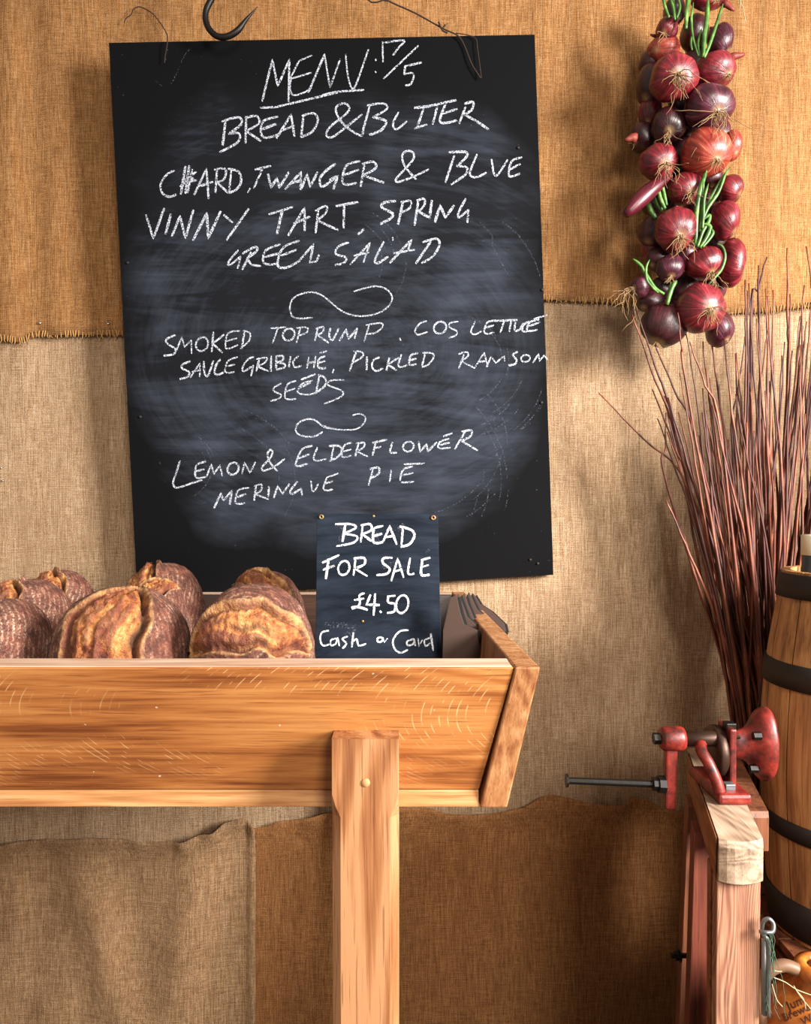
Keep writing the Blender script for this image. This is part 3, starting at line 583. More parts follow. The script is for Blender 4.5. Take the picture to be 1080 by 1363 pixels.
def loaf(px, py, d, rx, rz, ry, top, long_ang, w_open, lab, seed, zbot, power=2.35, u0=0, v0=0, zmax=None):
    """ellipsoid of half-sizes rx (image x), rz (up), ry (depth); 'top' = scored-side direction; long_ang = score direction in the image"""
    c = P(px, py, d); c.z = zbot+rz
    t = Vector(top).normalized(); la = math.radians(long_ang)
    L = Vector((math.cos(la), 0, math.sin(la))); L = (L-t*L.dot(t)).normalized(); U = t.cross(L).normalized()
    N1, N2 = 190, 125; V, Fc = [], []; A, R, G, ST, LP = [], [], [], [], []
    def put(n):
        u, v, w = n.dot(L)-u0, n.dot(U)-v0, n.dot(t)
        rad = (abs(n.x)**power+abs(n.y)**power+abs(n.z)**power)**(-1/power)
        wob = .12*noise.noise(Vector((u*3, seed, 2)))
        hw = w_open*max(0, 1-(abs(u)/.93)**2.3)**.6 if abs(u) < .93 else 0
        e = (abs(v+wob)-hw) if w > -.1 else 1
        op = max(0, min(1, -e/.035+.3)) if w > -.1 and hw > 0 else 0
        rad *= 1+.018*fbm(n*2.2+Vector((seed, 0, 0)))+.006*fbm(n*9+Vector((0, seed, 0)))
        lip = math.exp(-((e-.01)/.035)**2)*.06*(1 if v < 0 else .75) if hw > 0 else 0
        gap = 0; strand = .5
        if op > 0:
            ridg = noise.noise(Vector((u*1.3, (v+wob)*8+seed, 0)))
            strand = .5+ridg*1.1
            rough = fbm(n*14+Vector((seed, 3, 1)), 4)*.034+ridg*.05
            gap = math.exp(-((e+.07)/.035)**2)*(1 if v+wob < 0 else .6)
            rad += op*(-.025+rough+.05*max(0, 1-(v/max(hw, .05))**2)) - gap*.13*op
            gap = min(1, gap+max(0, -ridg*1.7-.18))*op
        rad += lip
        A.append(op); G.append(gap); ST.append(strand); LP.append(.6*math.exp(-((e+.004)/.014)**2)*random.uniform(.5, 1) if hw > .02 else 0); R.append(math.acos(max(-1, min(1, w)))+.04*noise.noise(n*3))
        V.append(c+Vector((n.x*rx*rad, n.y*ry*rad, n.z*rz*rad)))
    for j in range(N2+1):
        th = math.pi*j/N2
        for i in range(N1):
            ph = 2*math.pi*i/N1
            st_ = max(math.sin(th), 1e-3)
            put(Vector((st_*math.cos(ph), st_*math.sin(ph), math.cos(th))))
    for j in range(N2):
        for i in range(N1):
            Fc.append((j*N1+i, (j+1)*N1+i, (j+1)*N1+(i+1) % N1, j*N1+(i+1) % N1))
    for v in V:
        if v.z < zbot: v.z = zbot
    Fc.append(tuple(range(N1))); Fc.append(tuple(N2*N1+i for i in range(N1-1, -1, -1)))
    o = obj('bread_loaf', V, Fc, M_bread, None, loc=(c.x, c.y, zbot), smooth=True, attrs={'open': A, 'ring': R, 'gap': G, 'strand': ST, 'lip': LP})
    return tag(o, lab, 'bread', 'rustic loaves in the trough')
def rzfor(y, d): return (P(0, y, d).z-zf)/2
LO = [
 (163, 778, 1.045, 92, .085, (-.05, -.92, .32), 74, .56, 'large front loaf with a wide vertical split, second of the front row from the right', 1.3, 0, 0),
 (338, 775, 1.035, 83, .080, (0.02, -.80, .60), 182, .31, 'front right loaf with a horizontal split beside the chalk sign', 4.1, 0, 0),
 (218, 747, 1.36, 56, .075, (-.35, -.7, .75), 112, .34, 'rear loaf against the chalkboard, tallest behind the wide-split loaf', 7.7, 0, 0),
 (209, 769, 1.20, 45, .060, (-.2, -.6, .8), 60, .40, 'middle loaf peeping out between the wide-split loaf and the rear one', 9.2, 0, 0),
 (352, 757, 1.33, 57, .075, (.15, -.6, .8), 125, .36, 'rear right loaf peeping over the horizontally split loaf', 12.5, 0, 0),
 (80, 757, 1.36, 48, .070, (-.05, -.6, .8), 118, .38, 'rear left loaf with an open dark split against the burlap', 15.9, 0, 0),
 (38, 768, 1.20, 62, .070, (-.2, -.75, .62), 112, .38, 'middle loaf of the three at the left edge of the photo', 18.3, 0, 0),
 (4, 794, 1.06, 62, .080, (-.35, -.85, .4), 98, .46, 'frontmost loaf at the left edge with a pale floured side', 21.4, 0, 0),
]
for x, y, d, rpx, ry, top, la, wo, lab, sd, u0, v0 in LO:
    rz = rzfor(y, d)/1.0
    loaf(x, y, d, rpx*d/F*.97, rz*.985, ry, top, la, wo, lab, sd, zf, u0=u0, v0=v0)

# ---------------------------------------------------------------- onion string
def onion_mat(name, cols, rough=.3):
    m = NT(name); a = m.attr('lon'); l = m.attr('lat')
    cb = m.new('ShaderNodeCombineXYZ'); m.put(cb.inputs[0], m.math('MULTIPLY', a, 9)); m.put(cb.inputs[1], m.math('MULTIPLY', l, .8))
    st_ = m.noise(cb.outputs[0], 2.2, 4, .65); n = m.noise(m.tc, 30, 4, .6)
    c = m.ramp(m.math('ADD', m.math('MULTIPLY', st_, .65), m.math('MULTIPLY', n, .35)), [(.34, cols[0]), (.48, cols[1]), (.58, cols[2]), (.72, cols[3])])
    c = m.mix(m.ramp(l, [(.90, 0.0), (1.0, .8)]), c, '#9a7a50')
    m.base(c); m.rough(m.ramp(n, [(.3, rough), (.7, rough+.22)])); m.b.inputs['Coat Weight'].default_value = .25; m.b.inputs['Coat Roughness'].default_value = .25
    m.nrm(m.bump(m.math('ADD', m.math('MULTIPLY', st_, 1.0), m.math('MULTIPLY', n, 1.6)), .5, .002)); return m.m
OM = [onion_mat('onion_red', ['#25040a', '#5a0e18', '#821d28', '#ad4f52']), onion_mat('onion_purple', ['#16040a', '#380c1a', '#561a2e', '#8a5563']),
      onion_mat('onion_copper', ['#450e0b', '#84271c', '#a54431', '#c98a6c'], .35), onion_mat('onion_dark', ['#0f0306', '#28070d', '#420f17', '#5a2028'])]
M_root = plain('onion_root', '#937450', .9, var=.3)
def green_mat():
    m = NT('onion_sprout'); n = m.noise(m.tc, 60, 3); m.base(m.ramp(n, [(.3, '#234316'), (.55, '#456f28'), (.75, '#7fa553')])); m.rough(.4); return m.m
M_green = green_mat()
onr = root('onion_string', P(905, 470, 1.45), 'hanging string of red onions with green sprouts and dry roots', 'onions')
# (px,py,rx,ry,depth, root dir (x,y(depth),z), material, roots n, root length px, droop)
ON = [
 (888, 39, 14, 15, 1.43, (-.5, -.6, -.6), 0, 7, 16), (884, 66, 21, 17, 1.45, (-.6, -.5, -.3), 2, 0, 0), (943, 0, 22, 11, 1.42, (.3, -.6, -.6), 0, 6, 10),
 (959, 55, 16, 22, 1.43, (.5, -.3, -.8), 1, 4, 8), (897, 104, 31, 29, 1.405, (-.1, -.85, -.3), 0, 22, 42), (952, 94, 27, 22, 1.425, (.5, -.6, -.6), 0, 7, 12),
 (866, 113, 18, 28, 1.47, (-.5, -.3, -.8), 3, 0, 0), (944, 143, 32, 29, 1.405, (.12, -.7, -.55), 1, 24, 48), (890, 168, 22, 24, 1.44, (-.2, -.7, -.6), 3, 14, 26),
 (856, 183, 18, 20, 1.48, (-.7, -.3, -.4), 3, 3, 12), (941, 204, 32, 31, 1.40, (.15, -.75, -.6), 2, 12, 18), (974, 194, 13, 20, 1.43, (.2, -.6, -.7), 2, 0, 0),
 (877, 216, 25, 23, 1.425, (.1, -.8, -.4), 0, 16, 34), (912, 252, 23, 21, 1.42, (.1, -.8, -.5), 0, 14, 22), (972, 252, 17, 19, 1.43, (.5, -.5, -.5), 0, 3, 8),
 (900, 306, 27, 29, 1.405, (-.05, -.75, -.5), 0, 20, 32), (872, 308, 22, 22, 1.46, (-.5, -.3, -.7), 3, 0, 0), (965, 294, 19, 26, 1.42, (.5, -.4, -.7), 0, 3, 8),
 (938, 351, 25, 22, 1.40, (.2, -.6, -.7), 0, 14, 30), (974, 350, 18, 32, 1.425, (.5, -.4, -.3), 0, 0, 0), (892, 357, 18, 18, 1.405, (-.1, -.6, -.8), 1, 8, 12),
 (876, 345, 16, 16, 1.45, (-.5, -.3, -.5), 3, 0, 0), (852, 382, 13, 14, 1.43, (-.8, -.5, -.2), 1, 14, 46), (866, 402, 18, 14, 1.45, (-.6, -.4, -.6), 3, 0, 0),
 (884, 433, 31, 30, 1.43, (-.4, -.3, -.85), 3, 8, 20), (932, 411, 32, 33, 1.395, (.08, -.85, -.2), 0, 18, 28), (958, 438, 18, 24, 1.43, (.3, -.5, -.7), 1, 3, 8),
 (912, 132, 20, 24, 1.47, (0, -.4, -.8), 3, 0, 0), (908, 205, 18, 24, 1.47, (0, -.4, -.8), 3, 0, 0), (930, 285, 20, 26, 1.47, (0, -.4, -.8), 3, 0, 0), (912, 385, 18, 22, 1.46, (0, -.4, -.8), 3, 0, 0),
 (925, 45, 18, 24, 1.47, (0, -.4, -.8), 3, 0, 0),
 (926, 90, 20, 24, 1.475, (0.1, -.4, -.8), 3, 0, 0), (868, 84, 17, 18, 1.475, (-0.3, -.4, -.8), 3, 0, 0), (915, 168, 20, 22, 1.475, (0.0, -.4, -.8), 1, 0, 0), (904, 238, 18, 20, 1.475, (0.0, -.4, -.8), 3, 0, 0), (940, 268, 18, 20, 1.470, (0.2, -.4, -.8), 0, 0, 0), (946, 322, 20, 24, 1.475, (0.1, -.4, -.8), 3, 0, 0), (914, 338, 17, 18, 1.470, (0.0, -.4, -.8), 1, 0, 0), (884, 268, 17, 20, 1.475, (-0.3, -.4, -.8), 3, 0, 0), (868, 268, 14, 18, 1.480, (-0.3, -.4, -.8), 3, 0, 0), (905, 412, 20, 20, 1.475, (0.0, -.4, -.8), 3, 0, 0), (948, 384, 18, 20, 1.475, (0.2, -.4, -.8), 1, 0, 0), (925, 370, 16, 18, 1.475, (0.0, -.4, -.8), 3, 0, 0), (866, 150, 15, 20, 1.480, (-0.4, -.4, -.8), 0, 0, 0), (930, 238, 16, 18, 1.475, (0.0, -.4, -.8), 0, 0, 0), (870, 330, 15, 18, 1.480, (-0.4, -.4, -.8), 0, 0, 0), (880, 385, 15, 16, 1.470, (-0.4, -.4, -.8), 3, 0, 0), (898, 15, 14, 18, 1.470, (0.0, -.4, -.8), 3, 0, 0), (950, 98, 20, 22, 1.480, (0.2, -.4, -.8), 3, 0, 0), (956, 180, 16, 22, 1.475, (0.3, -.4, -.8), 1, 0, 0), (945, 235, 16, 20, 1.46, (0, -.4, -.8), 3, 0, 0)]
def onion(px, py, rx, ry, d, rd, mi, nroot, rl, elong=1.0):
    c = P(px, py, d); ax = -Vector(rd).normalized()   # neck direction
    s = (rx+ry)/2*d/F; q = Vector((0, 0, 1)).rotation_difference(ax)
    sx, sz = rx*d/F/s, ry*d/F/s
    V, Fc, lon, lat = [], [], [], []; N, Mm = 32, 22; sd = random.uniform(0, 50)
    for j in range(Mm+1):
        t = j/Mm; th = math.pi*t
        for i in range(N):
            ph = 2*math.pi*i/N
            r = math.sin(th)**.85*(1+.03*math.cos(3*ph+sd)+.02*math.cos(7*ph))
            h = math.cos(th)*.92
            if t < .2: h += (.2-t)*1.7; r = max(r*(.35+t*3.2) if t < .2 else r, .07)
            if t > .93: r *= .9
            v = Vector((r*math.cos(ph), r*math.sin(ph), h))
            v *= 1+.05*noise.noise(v*1.3+Vector((sd, 0, 0)))
            v = q @ (v*s); v = Vector((v.x*sx, v.y, v.z*sz))
            V.append(c+v); lon.append(math.cos(ph)+math.sin(ph)*.7+sd if False else ph/6.283*2*(1 if i <= N/2 else 1)+sd); lat.append(t)
    for j in range(Mm):
        for i in range(N):
            Fc.append((j*N+i, (j+1)*N+i, (j+1)*N+(i+1) % N, j*N+(i+1) % N))
    Fc.append(tuple(range(N-1, -1, -1))); Fc.append(tuple(Mm*N+i for i in range(N)))
    # normals: ensure outward by orientation of the first sphere row
    o = obj('onion', V, Fc, OM[mi], onr, smooth=True, attrs={'lon': lon, 'lat': lat})
    bm = bmesh.new(); bm.from_mesh(o.data); bmesh.ops.recalc_face_normals(bm, faces=bm.faces); bm.to_mesh(o.data); bm.free()
    rp = c+Vector(((q @ Vector((0, 0, -.9*s))).x*sx, (q @ Vector((0, 0, -.9*s))).y, (q @ Vector((0, 0, -.9*s))).z*sz))
    if nroot:
        V, Fc = [], []; rdv = Vector(rd).normalized()
        for k in range(nroot):
            L = rl*d/F*random.uniform(.6, 1.5); p = rp+Vector((random.uniform(-.1, .1), 0, random.uniform(-.1, .1)))*s*.8
            dr = (rdv*.5+Vector((random.uniform(-.8, .6), random.uniform(-.35, .05), random.uniform(-.9, .1)))).normalized()
            pts = [p]
            for z in range(7):
                dr = (dr+Vector((random.uniform(-.75, .7), random.uniform(-.25, .2), -.2+random.uniform(-.5, .45)))).normalized()
                p = p+dr*L/7; pts.append(p)
            tube_into(V, Fc, pts, lambda t: .0008*(1-.55*t), 4)
        obj('roots', V, Fc, M_root, o, kind='stuff', smooth=True, label='dry pale roots')
    return o
ONO = [onion(*a) for a in ON]
# elongated shallot
def pod(p0, p1, d0, d1, r, mat):
    a, b = P(*p0, d0), P(*p1, d1); n = 14
    pts = [a.lerp(b, i/n)+Vector((0, 0, .006*math.sin(math.pi*i/n))) for i in range(n+1)]
    return tube('onion', pts, lambda t: r*max(.15, math.sin(math.pi*min(1, .08+t*.9))**.7*(1.1-.35*t)), mat, onr, 14)
M_pod = plain('shallot_skin', '#5e1526', .35, var=.6, scale=50)
pod((833, 286), (894, 234), 1.40, 1.41, .0165, M_pod)
# husks
M_husk = plain('onion_husk', '#7a2a1e', .6, var=.3)
for (x, y, x2, y2, d, w) in ((972, 78, 992, 72, 1.42, .009), (963, 4, 978, 14, 1.42, .008), (846, 184, 832, 186, 1.45, .010), (986, 354, 993, 354, 1.42, .004), (884, 52, 866, 46, 1.45, .006)):
    a, b = P(x, y, d), P(x2, y2, d-.005)
    tube('husk', [a, a.lerp(b, .35)+Vector((0, 0, .002)), a.lerp(b, .7), b], lambda t, w=w: w*(1-.72*t), M_husk, onr, 7)
# sprouts
def blade(pts, d, w, par=onr):
    q = catmull([P(p[0], p[1], d) for p in pts], 5)
    return tube('sprout', q, lambda t: w*(.75+.25*math.sin(math.pi*t))*(1 if t > .15 else .35+t*4.3), M_green, par, 6, label='green onion shoot')
def c1(l): return [(790+x/4.5, y/4.5) for x, y in l]
def c2(l): return [(790+x/4.5, 220+y/4.5) for x, y in l]
for pts, d, w in [
 (c1([(415, -40), (430, 40), (455, 105)]), 1.405, .0030), (c1([(470, -40), (485, 50), (500, 125)]), 1.41, .0030), (c1([(500, -30), (520, 40), (500, 110)]), 1.40, .0025), (c1([(450, -30), (475, 30), (490, 120)]), 1.40, .0028),
 (c1([(575, -40), (562, 60), (555, 175)]), 1.395, .0042), (c1([(600, 15), (588, 120), (600, 240), (632, 340)]), 1.39, .0024), (c1([(650, 170), (628, 260), (640, 340)]), 1.39, .0024), (c1([(688, -10), (680, 120), (665, 230), (660, 345)]), 1.385, .0046), (c1([(778, 22), (740, 140), (700, 260), (665, 345)]), 1.383, .0032), (c1([(590, 215), (585, 260), (592, 300)]), 1.39, .0022),
 (c2([(680, 30), (640, 150), (618, 300), (615, 490)]), 1.385, .0050), (c2([(660, 60), (655, 200), (650, 330), (640, 400)]), 1.383, .0036), (c2([(820, 10), (740, 130), (680, 250), (665, 300)]), 1.385, .0030), (c2([(800, 30), (750, 160), (690, 250), (660, 320)]), 1.38, .0032), (c2([(690, 110), (665, 200), (660, 300), (655, 380)]), 1.378, .0030),
 (c2([(655, 330), (695, 300), (690, 340), (655, 400), (625, 490)]), 1.38, .0036), (c2([(660, 350), (700, 370), (680, 430), (640, 495)]), 1.378, .0040), (c2([(700, 380), (718, 405), (690, 450), (655, 490)]), 1.376, .0030),
 (c2([(385, 110), (400, 190), (430, 260)]), 1.41, .0040), (c2([(410, 100), (425, 170), (440, 240)]), 1.41, .0032), (c2([(330, 220), (345, 270), (375, 320)]), 1.43, .0055), (c2([(360, 150), (380, 220), (410, 270)]), 1.42, .0045),
 (c2([(237, 560), (285, 600), (320, 660), (370, 735), (425, 772)]), 1.39, .0034), (c2([(338, 565), (318, 610), (320, 680), (345, 720), (390, 765)]), 1.387, .0024),
 (c2([(742, 470), (775, 490), (790, 550), (770, 620), (735, 665), (690, 715)]), 1.375, .0028), (c2([(500, 690), (470, 740), (442, 835)]), 1.395, .0044), (c2([(470, 700), (455, 760), (442, 830)]), 1.398, .0036)]:
    blade(pts, d, w)
# central cord and hanging bits
cq = [P(915, -500, 1.48), P(915, 0, 1.48), P(912, 200, 1.48), P(908, 420, 1.47)]
tube('cord', catmull(cq, 6), .003, M_string, onr, 6)
px_tube('cord_end', [(1000, -60), (986, -6), (990, 12), (993, 30)], 1.44, .0009, M_string, onr, 4)
px_tube('cord_end', [(992, -60), (987, -4), (985, 12)], 1.44, .0008, M_string, onr, 4)

# ---------------------------------------------------------------- willow rods
def rod_mat():
    m = NT('willow_bark'); n = m.noise(m.mapping((60, 60, 12)), 1, 4); n2 = m.noise(m.tc, 150, 2)
    m.base(m.mix(m.ramp(n2, [(.6, 0.0), (.75, .6)]), m.ramp(n, [(.3, '#2f120b'), (.5, '#66301c'), (.7, '#92553a')]), '#2c1210'))
    m.rough(.5); m.nrm(m.bump(n2, .3, .0006)); return m.m
M_rod = rod_mat()
M_rod2 = plain('dark_willow_bark', '#4a1c12', .55, var=.5, scale=150)
def rod(tip, dt, wx, dw, bend, r0, label='slender red-brown willow rod standing in the bundle behind the barrel', grp='willow rods behind the barrel', via=None):
    Wp = P(wx, 960, dw); Tp = P(tip[0], tip[1], dt)
    dirw = (Wp-(P(*via) if via else Tp)); dirw = dirw/abs(dirw.z)
    Fx = Wp.x+min(.2, max(-.05, dirw.x*.55))*Wp.z*.8; Fy = min(1.48, max(1.36, dw+.0))
    Fp = Vector((Fx, Fy, .002))
    mid = via and P(*via) or (Wp.lerp(Tp, .5)+Vector((bend, random.uniform(-.01, .01), 0)))
    ctrl = [Fp, Fp.lerp(Wp, .5)+Vector((random.uniform(-.008, .008), 0, 0)), Wp, mid, (mid.lerp(Tp, .5)+(mid-Wp.lerp(Tp, .6))*.05) if via else Wp.lerp(Tp, .8)*.35+mid.lerp(Tp, .6)*.65, Tp]
    q = catmull(ctrl, 5)
    for i in range(12, len(q)): q[i] = q[i]+Vector((random.uniform(-1, 1), random.uniform(-1, 1)*.3, 0))*.0011
    V, Fc = [], []; tube_into(V, Fc, q, lambda t: r0*(1.15-.92*t**1.15)+.00035, 5)
    o = obj('willow_rod', V, Fc, M_rod if random.random() < .75 else M_rod2, None, loc=Fp, smooth=True)
    return tag(o, label, 'rod', grp)
EX = [((797, 523), 1.46, 1012, 1.40, 0, .0034, (918, 655, 1.44), 'lone arching willow rod leaning furthest left of the bundle'),
      ((887, 549), 1.46, 983, 1.41, 0, .0032, (889, 650, 1.44), 'thin willow rod bowed down the left edge of the bundle'),
      ((841, 418), 1.42, 984, 1.38, 0, .0038, (905, 600, 1.41), 'willow rod rising to the left under the bottom onions'),
      ((847, 411), 1.41, 990, 1.38, 0, .0036, (900, 575, 1.40), None), ((865, 444), 1.43, 996, 1.39, 0, .0034, (930, 600, 1.41), None), ((869, 518), 1.42, 986, 1.38, 0, .0034, (925, 670, 1.40), None),
      ((876, 557), 1.42, 990, 1.38, 0, .0030, (925, 700, 1.40), None), ((903, 416), 1.37, 992, 1.37, 0, .0032, (915, 520, 1.38), None), ((918, 455), 1.38, 1000, 1.37, 0, .0036, (960, 580, 1.38), None),
      ((1021, 342), 1.50, 1004, 1.41, 0, .0042, (1000, 440, 1.48), 'thick willow rod bent over to the right just beside the onions'), ((1049, 330), 1.50, 1022, 1.42, 0, .0050, (1048, 520, 1.47), 'tallest thick willow rod rising straight near the right edge'),
      ((1074, 328), 1.50, 1035, 1.42, 0, .0036, (1085, 450, 1.48), None), ((992, 448), 1.46, 1001, 1.40, 0, .0030, (975, 600, 1.43), None), ((1022, 440), 1.46, 996, 1.40, 0, .0032, (1008, 560, 1.44), None), ((1030, 480), 1.46, 1012, 1.40, 0, .003, (1032, 620, 1.44), None)]
for tip, dt, wx, dw, b, r, via, lab in EX:
    if lab: rod(tip, dt, wx, dw, b, r, lab, None, via)
    else: rod(tip, dt, wx, dw, b, r, via=via)
for i in range(165):
    u = random.random()
    tx = 895+u*245+random.uniform(-38, 38); tx = max(tx, 884); ty = random.uniform(345, 590) if tx > 985 else random.uniform(430, 640)
    if i % 5 == 0: ty = random.uniform(560, 760)
    wx = 978+u*62+random.uniform(-10, 38)
    if i > 135: tx = random.uniform(1090, 1290); wx = random.uniform(1040, 1130); ty = random.uniform(330, 560)
    rod((tx, ty), random.uniform(1.36, 1.50), wx, random.uniform(1.365, 1.43), random.uniform(-.022, .022), random.uniform(.0026, .0044))

# ---------------------------------------------------------------- barrel
bx, by = .712, 1.194
prof = [(.102, P(0, 757, 1.23).z), (.107, P(0, 790, 1.23).z), (.124, P(0, 880, 1.24).z), (.132, P(0, 985, 1.25).z), (.128, P(0, 1070, 1.24).z), (.121, P(0, 1150, 1.24).z), (.114, P(0, 1215, 1.23).z)]
def rprof(z):
    for (r0, z0), (r1, z1) in zip(prof, prof[1:]):
        if z >= z1: 
            t = (z0-z)/(z0-z1); return r0+(r1-r0)*t
    return prof[-1][0]
zsT, zsB = prof[0][1], prof[-1][1]
bar = root('barrel', (bx, by, zsB), 'small oak barrel bound with dark iron hoops at the right edge', 'barrel')
NS = 14
pr = [(p.x, p.y) for p in catmull([Vector((r, z, 0)) for r, z in prof], 4)]
for s in range(NS):
    a0 = 2*math.pi*s/NS+.33; a1 = a0+2*math.pi/NS; g = .010
    V, Fc = [], []; na = 5; n = len(pr)
    for j in range(na):
        a = a0+g+(a1-a0-2*g)*j/(na-1); ro = (-.0012 if j in (0, na-1) else 0)
        for r, z in pr:
            V.append((bx+(r+ro)*math.cos(a), by+(r+ro)*math.sin(a), z))
        for r, z in pr:
            V.append((bx+(r-.013)*math.cos(a), by+(r-.013)*math.sin(a), z))
    w = 2*n
    for j in range(na-1):
        for i in range(n-1):
            Fc.append((j*w+i, (j+1)*w+i, (j+1)*w+i+1, j*w+i+1)); Fc.append((j*w+n+i, j*w+n+i+1, (j+1)*w+n+i+1, (j+1)*w+n+i))
        Fc.append((j*w, j*w+n, (j+1)*w+n, (j+1)*w)); Fc.append((j*w+n-1, (j+1)*w+n-1, (j+1)*w+2*n-1, j*w+2*n-1))
    for j in (0, na-1):
        for i in range(n-1): Fc.append((j*w+i, j*w+i+1, j*w+n+i+1, j*w+n+i))
    obj('stave', V, Fc, M_bard, bar, smooth=False)
lathe('core', [(0, zsT-.02), (.088, zsT-.02), (.088, zsT-.03), (.1, zsB+.05), (.1, zsB+.01), (0, zsB+.01)], M_bark, bar, Vector((bx, by, 0)), k=32, smooth=False)['label'] = 'dark recessed head'
for ya, yb in ((759, 789), (868, 899), (1060, 1082), (1158, 1203)):
    za, zb2 = P(0, ya, 1.245).z, P(0, yb, 1.245).z
    lathe('hoop', [(rprof(za)+.0005, za), (rprof(za)+.0035, za-.0004), (rprof((za+zb2)/2)+.0042, (za+zb2)/2), (rprof(zb2)+.0035, zb2+.0004), (rprof(zb2)+.0005, zb2)], M_hoop, bar, Vector((bx, by, 0)), k=64)
# crate under barrel, plank behind
cr = root('wooden_crate', (.75, 1.22, 0), 'dark brown wooden crate under the barrel beside the stand', 'crate')
for i in range(5):
    z0 = .012+i*.096
    for (a, b, c, d_) in ((.585, .955, 1.097, 1.109), (.585, .955, 1.340, 1.352)):
        box('slat', a, b, c, d_, z0, z0+.088, M_bark, cr, .0012)
    for a in (.585, .943): box('slat', a, a+.012, 1.111, 1.338, z0, z0+.088, M_bark, cr, .0012)
for a in (.599, .921):
    for c in (1.112, 1.318): box('corner_post', a, a+.02, c, c+.02, 0, zsB-.015, M_bark, cr, .001)
for i in range(4): box('top_board', .583, .957, 1.095+i*.065, 1.095+i*.065+.061, zsB-.014, zsB-.0008, M_bark, cr, .001)
pk = box('wooden_board', .655, .95, 1.488, 1.512, 0, P(0, 1075, 1.49).z, M_bark, None, .002, loc=(.8, 1.5, 0))
tag(pk, 'dark brown board standing behind the barrel against the lower burlap', 'board')
# jar on barrel top
jr = root('small_jar', (.70, by+.0, zsT-.02), 'small jar with a cream label standing on the barrel top', 'jar')
M_cream = plain('cream_label', '#e6dcc0', .6, var=.1); M_tin = plain('grey_tin', '#55585a', .35, .7)
jx = P(1102, 740, 1.17).x
jr.location.x = jx
lathe('body', [(0, 0), (.023, 0), (.026, .003), (.026, .024), (.025, .026), (.025, .075), (0, .075)], M_tin, jr, Vector((jx, by, zsT-.0195)), k=28)
lathe('label', [(.0258, .045), (.0262, .045), (.0262, .075), (.0258, .077), (0, .078)], M_cream, jr, Vector((jx, by, zsT-.0195)), k=28, label='cream paper label')

# ---------------------------------------------------------------- stoneware flagon
def glaze():
    m = NT('salt_glaze'); n = m.noise(m.tc, 25, 5, .6)
    m.base(m.ramp(n, [(.3, '#6b3412'), (.5, '#a35c22'), (.7, '#c98a3e')])); m.rough(.22); m.nrm(m.bump(n, .12, .002)); return m.m
M_gl = glaze()
fx, fy = .565, 1.00; ztop = P(0, 1283, 1.0).z
fl = root('stoneware_flagon', (fx, fy, 0), 'brown glazed stoneware flagon with stamped lettering at the bottom right corner', 'flagon')
pf = [(.020, ztop-.012), (.022, ztop-.001), (.027, ztop), (.036, ztop-.004), (.038, ztop-.011), (.035, ztop-.018), (.036, ztop-.024), (.038, ztop-.030), (.040, ztop-.034), (.055, ztop-.044), (.074, ztop-.066), (.086, ztop-.1), (.09, ztop-.15), (.09, .04), (.084, .006), (.08, 0), (0, 0)]
lathe('body', pf, M_gl, fl, Vector((fx, fy, 0)), k=64)
lathe('stopper', [(0, ztop-.003), (.017, ztop-.003), (.0195, ztop-.006), (.0195, ztop-.03), (0, ztop-.03)], M_bark, fl, Vector((fx, fy, 0)), k=24, label='dark wooden stopper')
hp = [Vector((fx-.036, fy, ztop-.008)), Vector((fx-.055, fy+.003, ztop-.004)), Vector((fx-.076, fy+.006, ztop-.018)), Vector((fx-.084, fy+.006, ztop-.05)), Vector((fx-.080, fy+.004, ztop-.084))]
M_hand = plain('handle_glaze', '#7a5a42', .5)
tube('handle', catmull(hp, 6), .0085, M_hand, fl, 10, label='paler grey-brown loop handle')
M_ink = plain('stamp_ink', '#4a2008', .5)
from mathutils.bvhtree import BVHTree
fb = [o for o in COL.objects if o.parent == fl and o.name.startswith('body')][0]
BV = BVHTree.FromPolygons([v.co+Vector((fx, fy, 0)) for v in fb.data.vertices], [tuple(p.vertices) for p in fb.data.polygons])
def stamp(txt, px, py, size, rot):
    cu = bpy.data.curves.new('t', 'FONT'); cu.body = txt; cu.size = size; cu.offset = .25; cu.resolution_u = 3
    to_ = bpy.data.objects.new('t', cu); COL.objects.link(to_); dg = bpy.context.evaluated_depsgraph_get(); dg.update()
    me = bpy.data.meshes.new_from_object(to_.evaluated_get(dg)); bpy.data.objects.remove(to_)
    bm = bmesh.new(); bm.from_mesh(me); bmesh.ops.subdivide_edges(bm, edges=[e for e in bm.edges if e.calc_length() > 3], cuts=1)
    bmesh.ops.triangulate(bm, faces=bm.faces); V = []
    for v in bm.verts:
        x, y = v.co.x, v.co.y; c, s_ = math.cos(rot), math.sin(rot); x, y = x*c-y*s_, x*s_+y*c
        d = ray(px+x, py-y).normalized(); hit = BV.ray_cast(Vector((0, 0, ZC)), d)[0]
        if hit is None: hit = Vector((0, 0, ZC))+d*1.2
        V.append(hit-d*.0009)
    bm.verts.ensure_lookup_table(); Fc = [tuple(v.index for v in f.verts) for f in bm.faces]
    bm.free(); bpy.data.meshes.remove(me)
    obj('stamped_lettering', V, Fc, M_ink, fl, label='dark stamped letters reading '+txt, kind='stuff')
stamp('Jum', 1050, 1345, 17, .42)
stamp('Brewe', 1044, 1360, 15, .42)
stamp('W', 1069, 1365, 15, .42)

# ---------------------------------------------------------------- stand with hand grinder
stx = P(925, 1363, 1.1)
sd = root('wooden_stand', (.45, 1.1, 0), 'weathered pine stand with a rounded top beam carrying the red hand grinder', 'stand')
zT, zB = ZC-.4425, ZC-.500
def BX(y): return .402+(y-.95)*.26
w = .057
V = []; Fc = []
prf = []
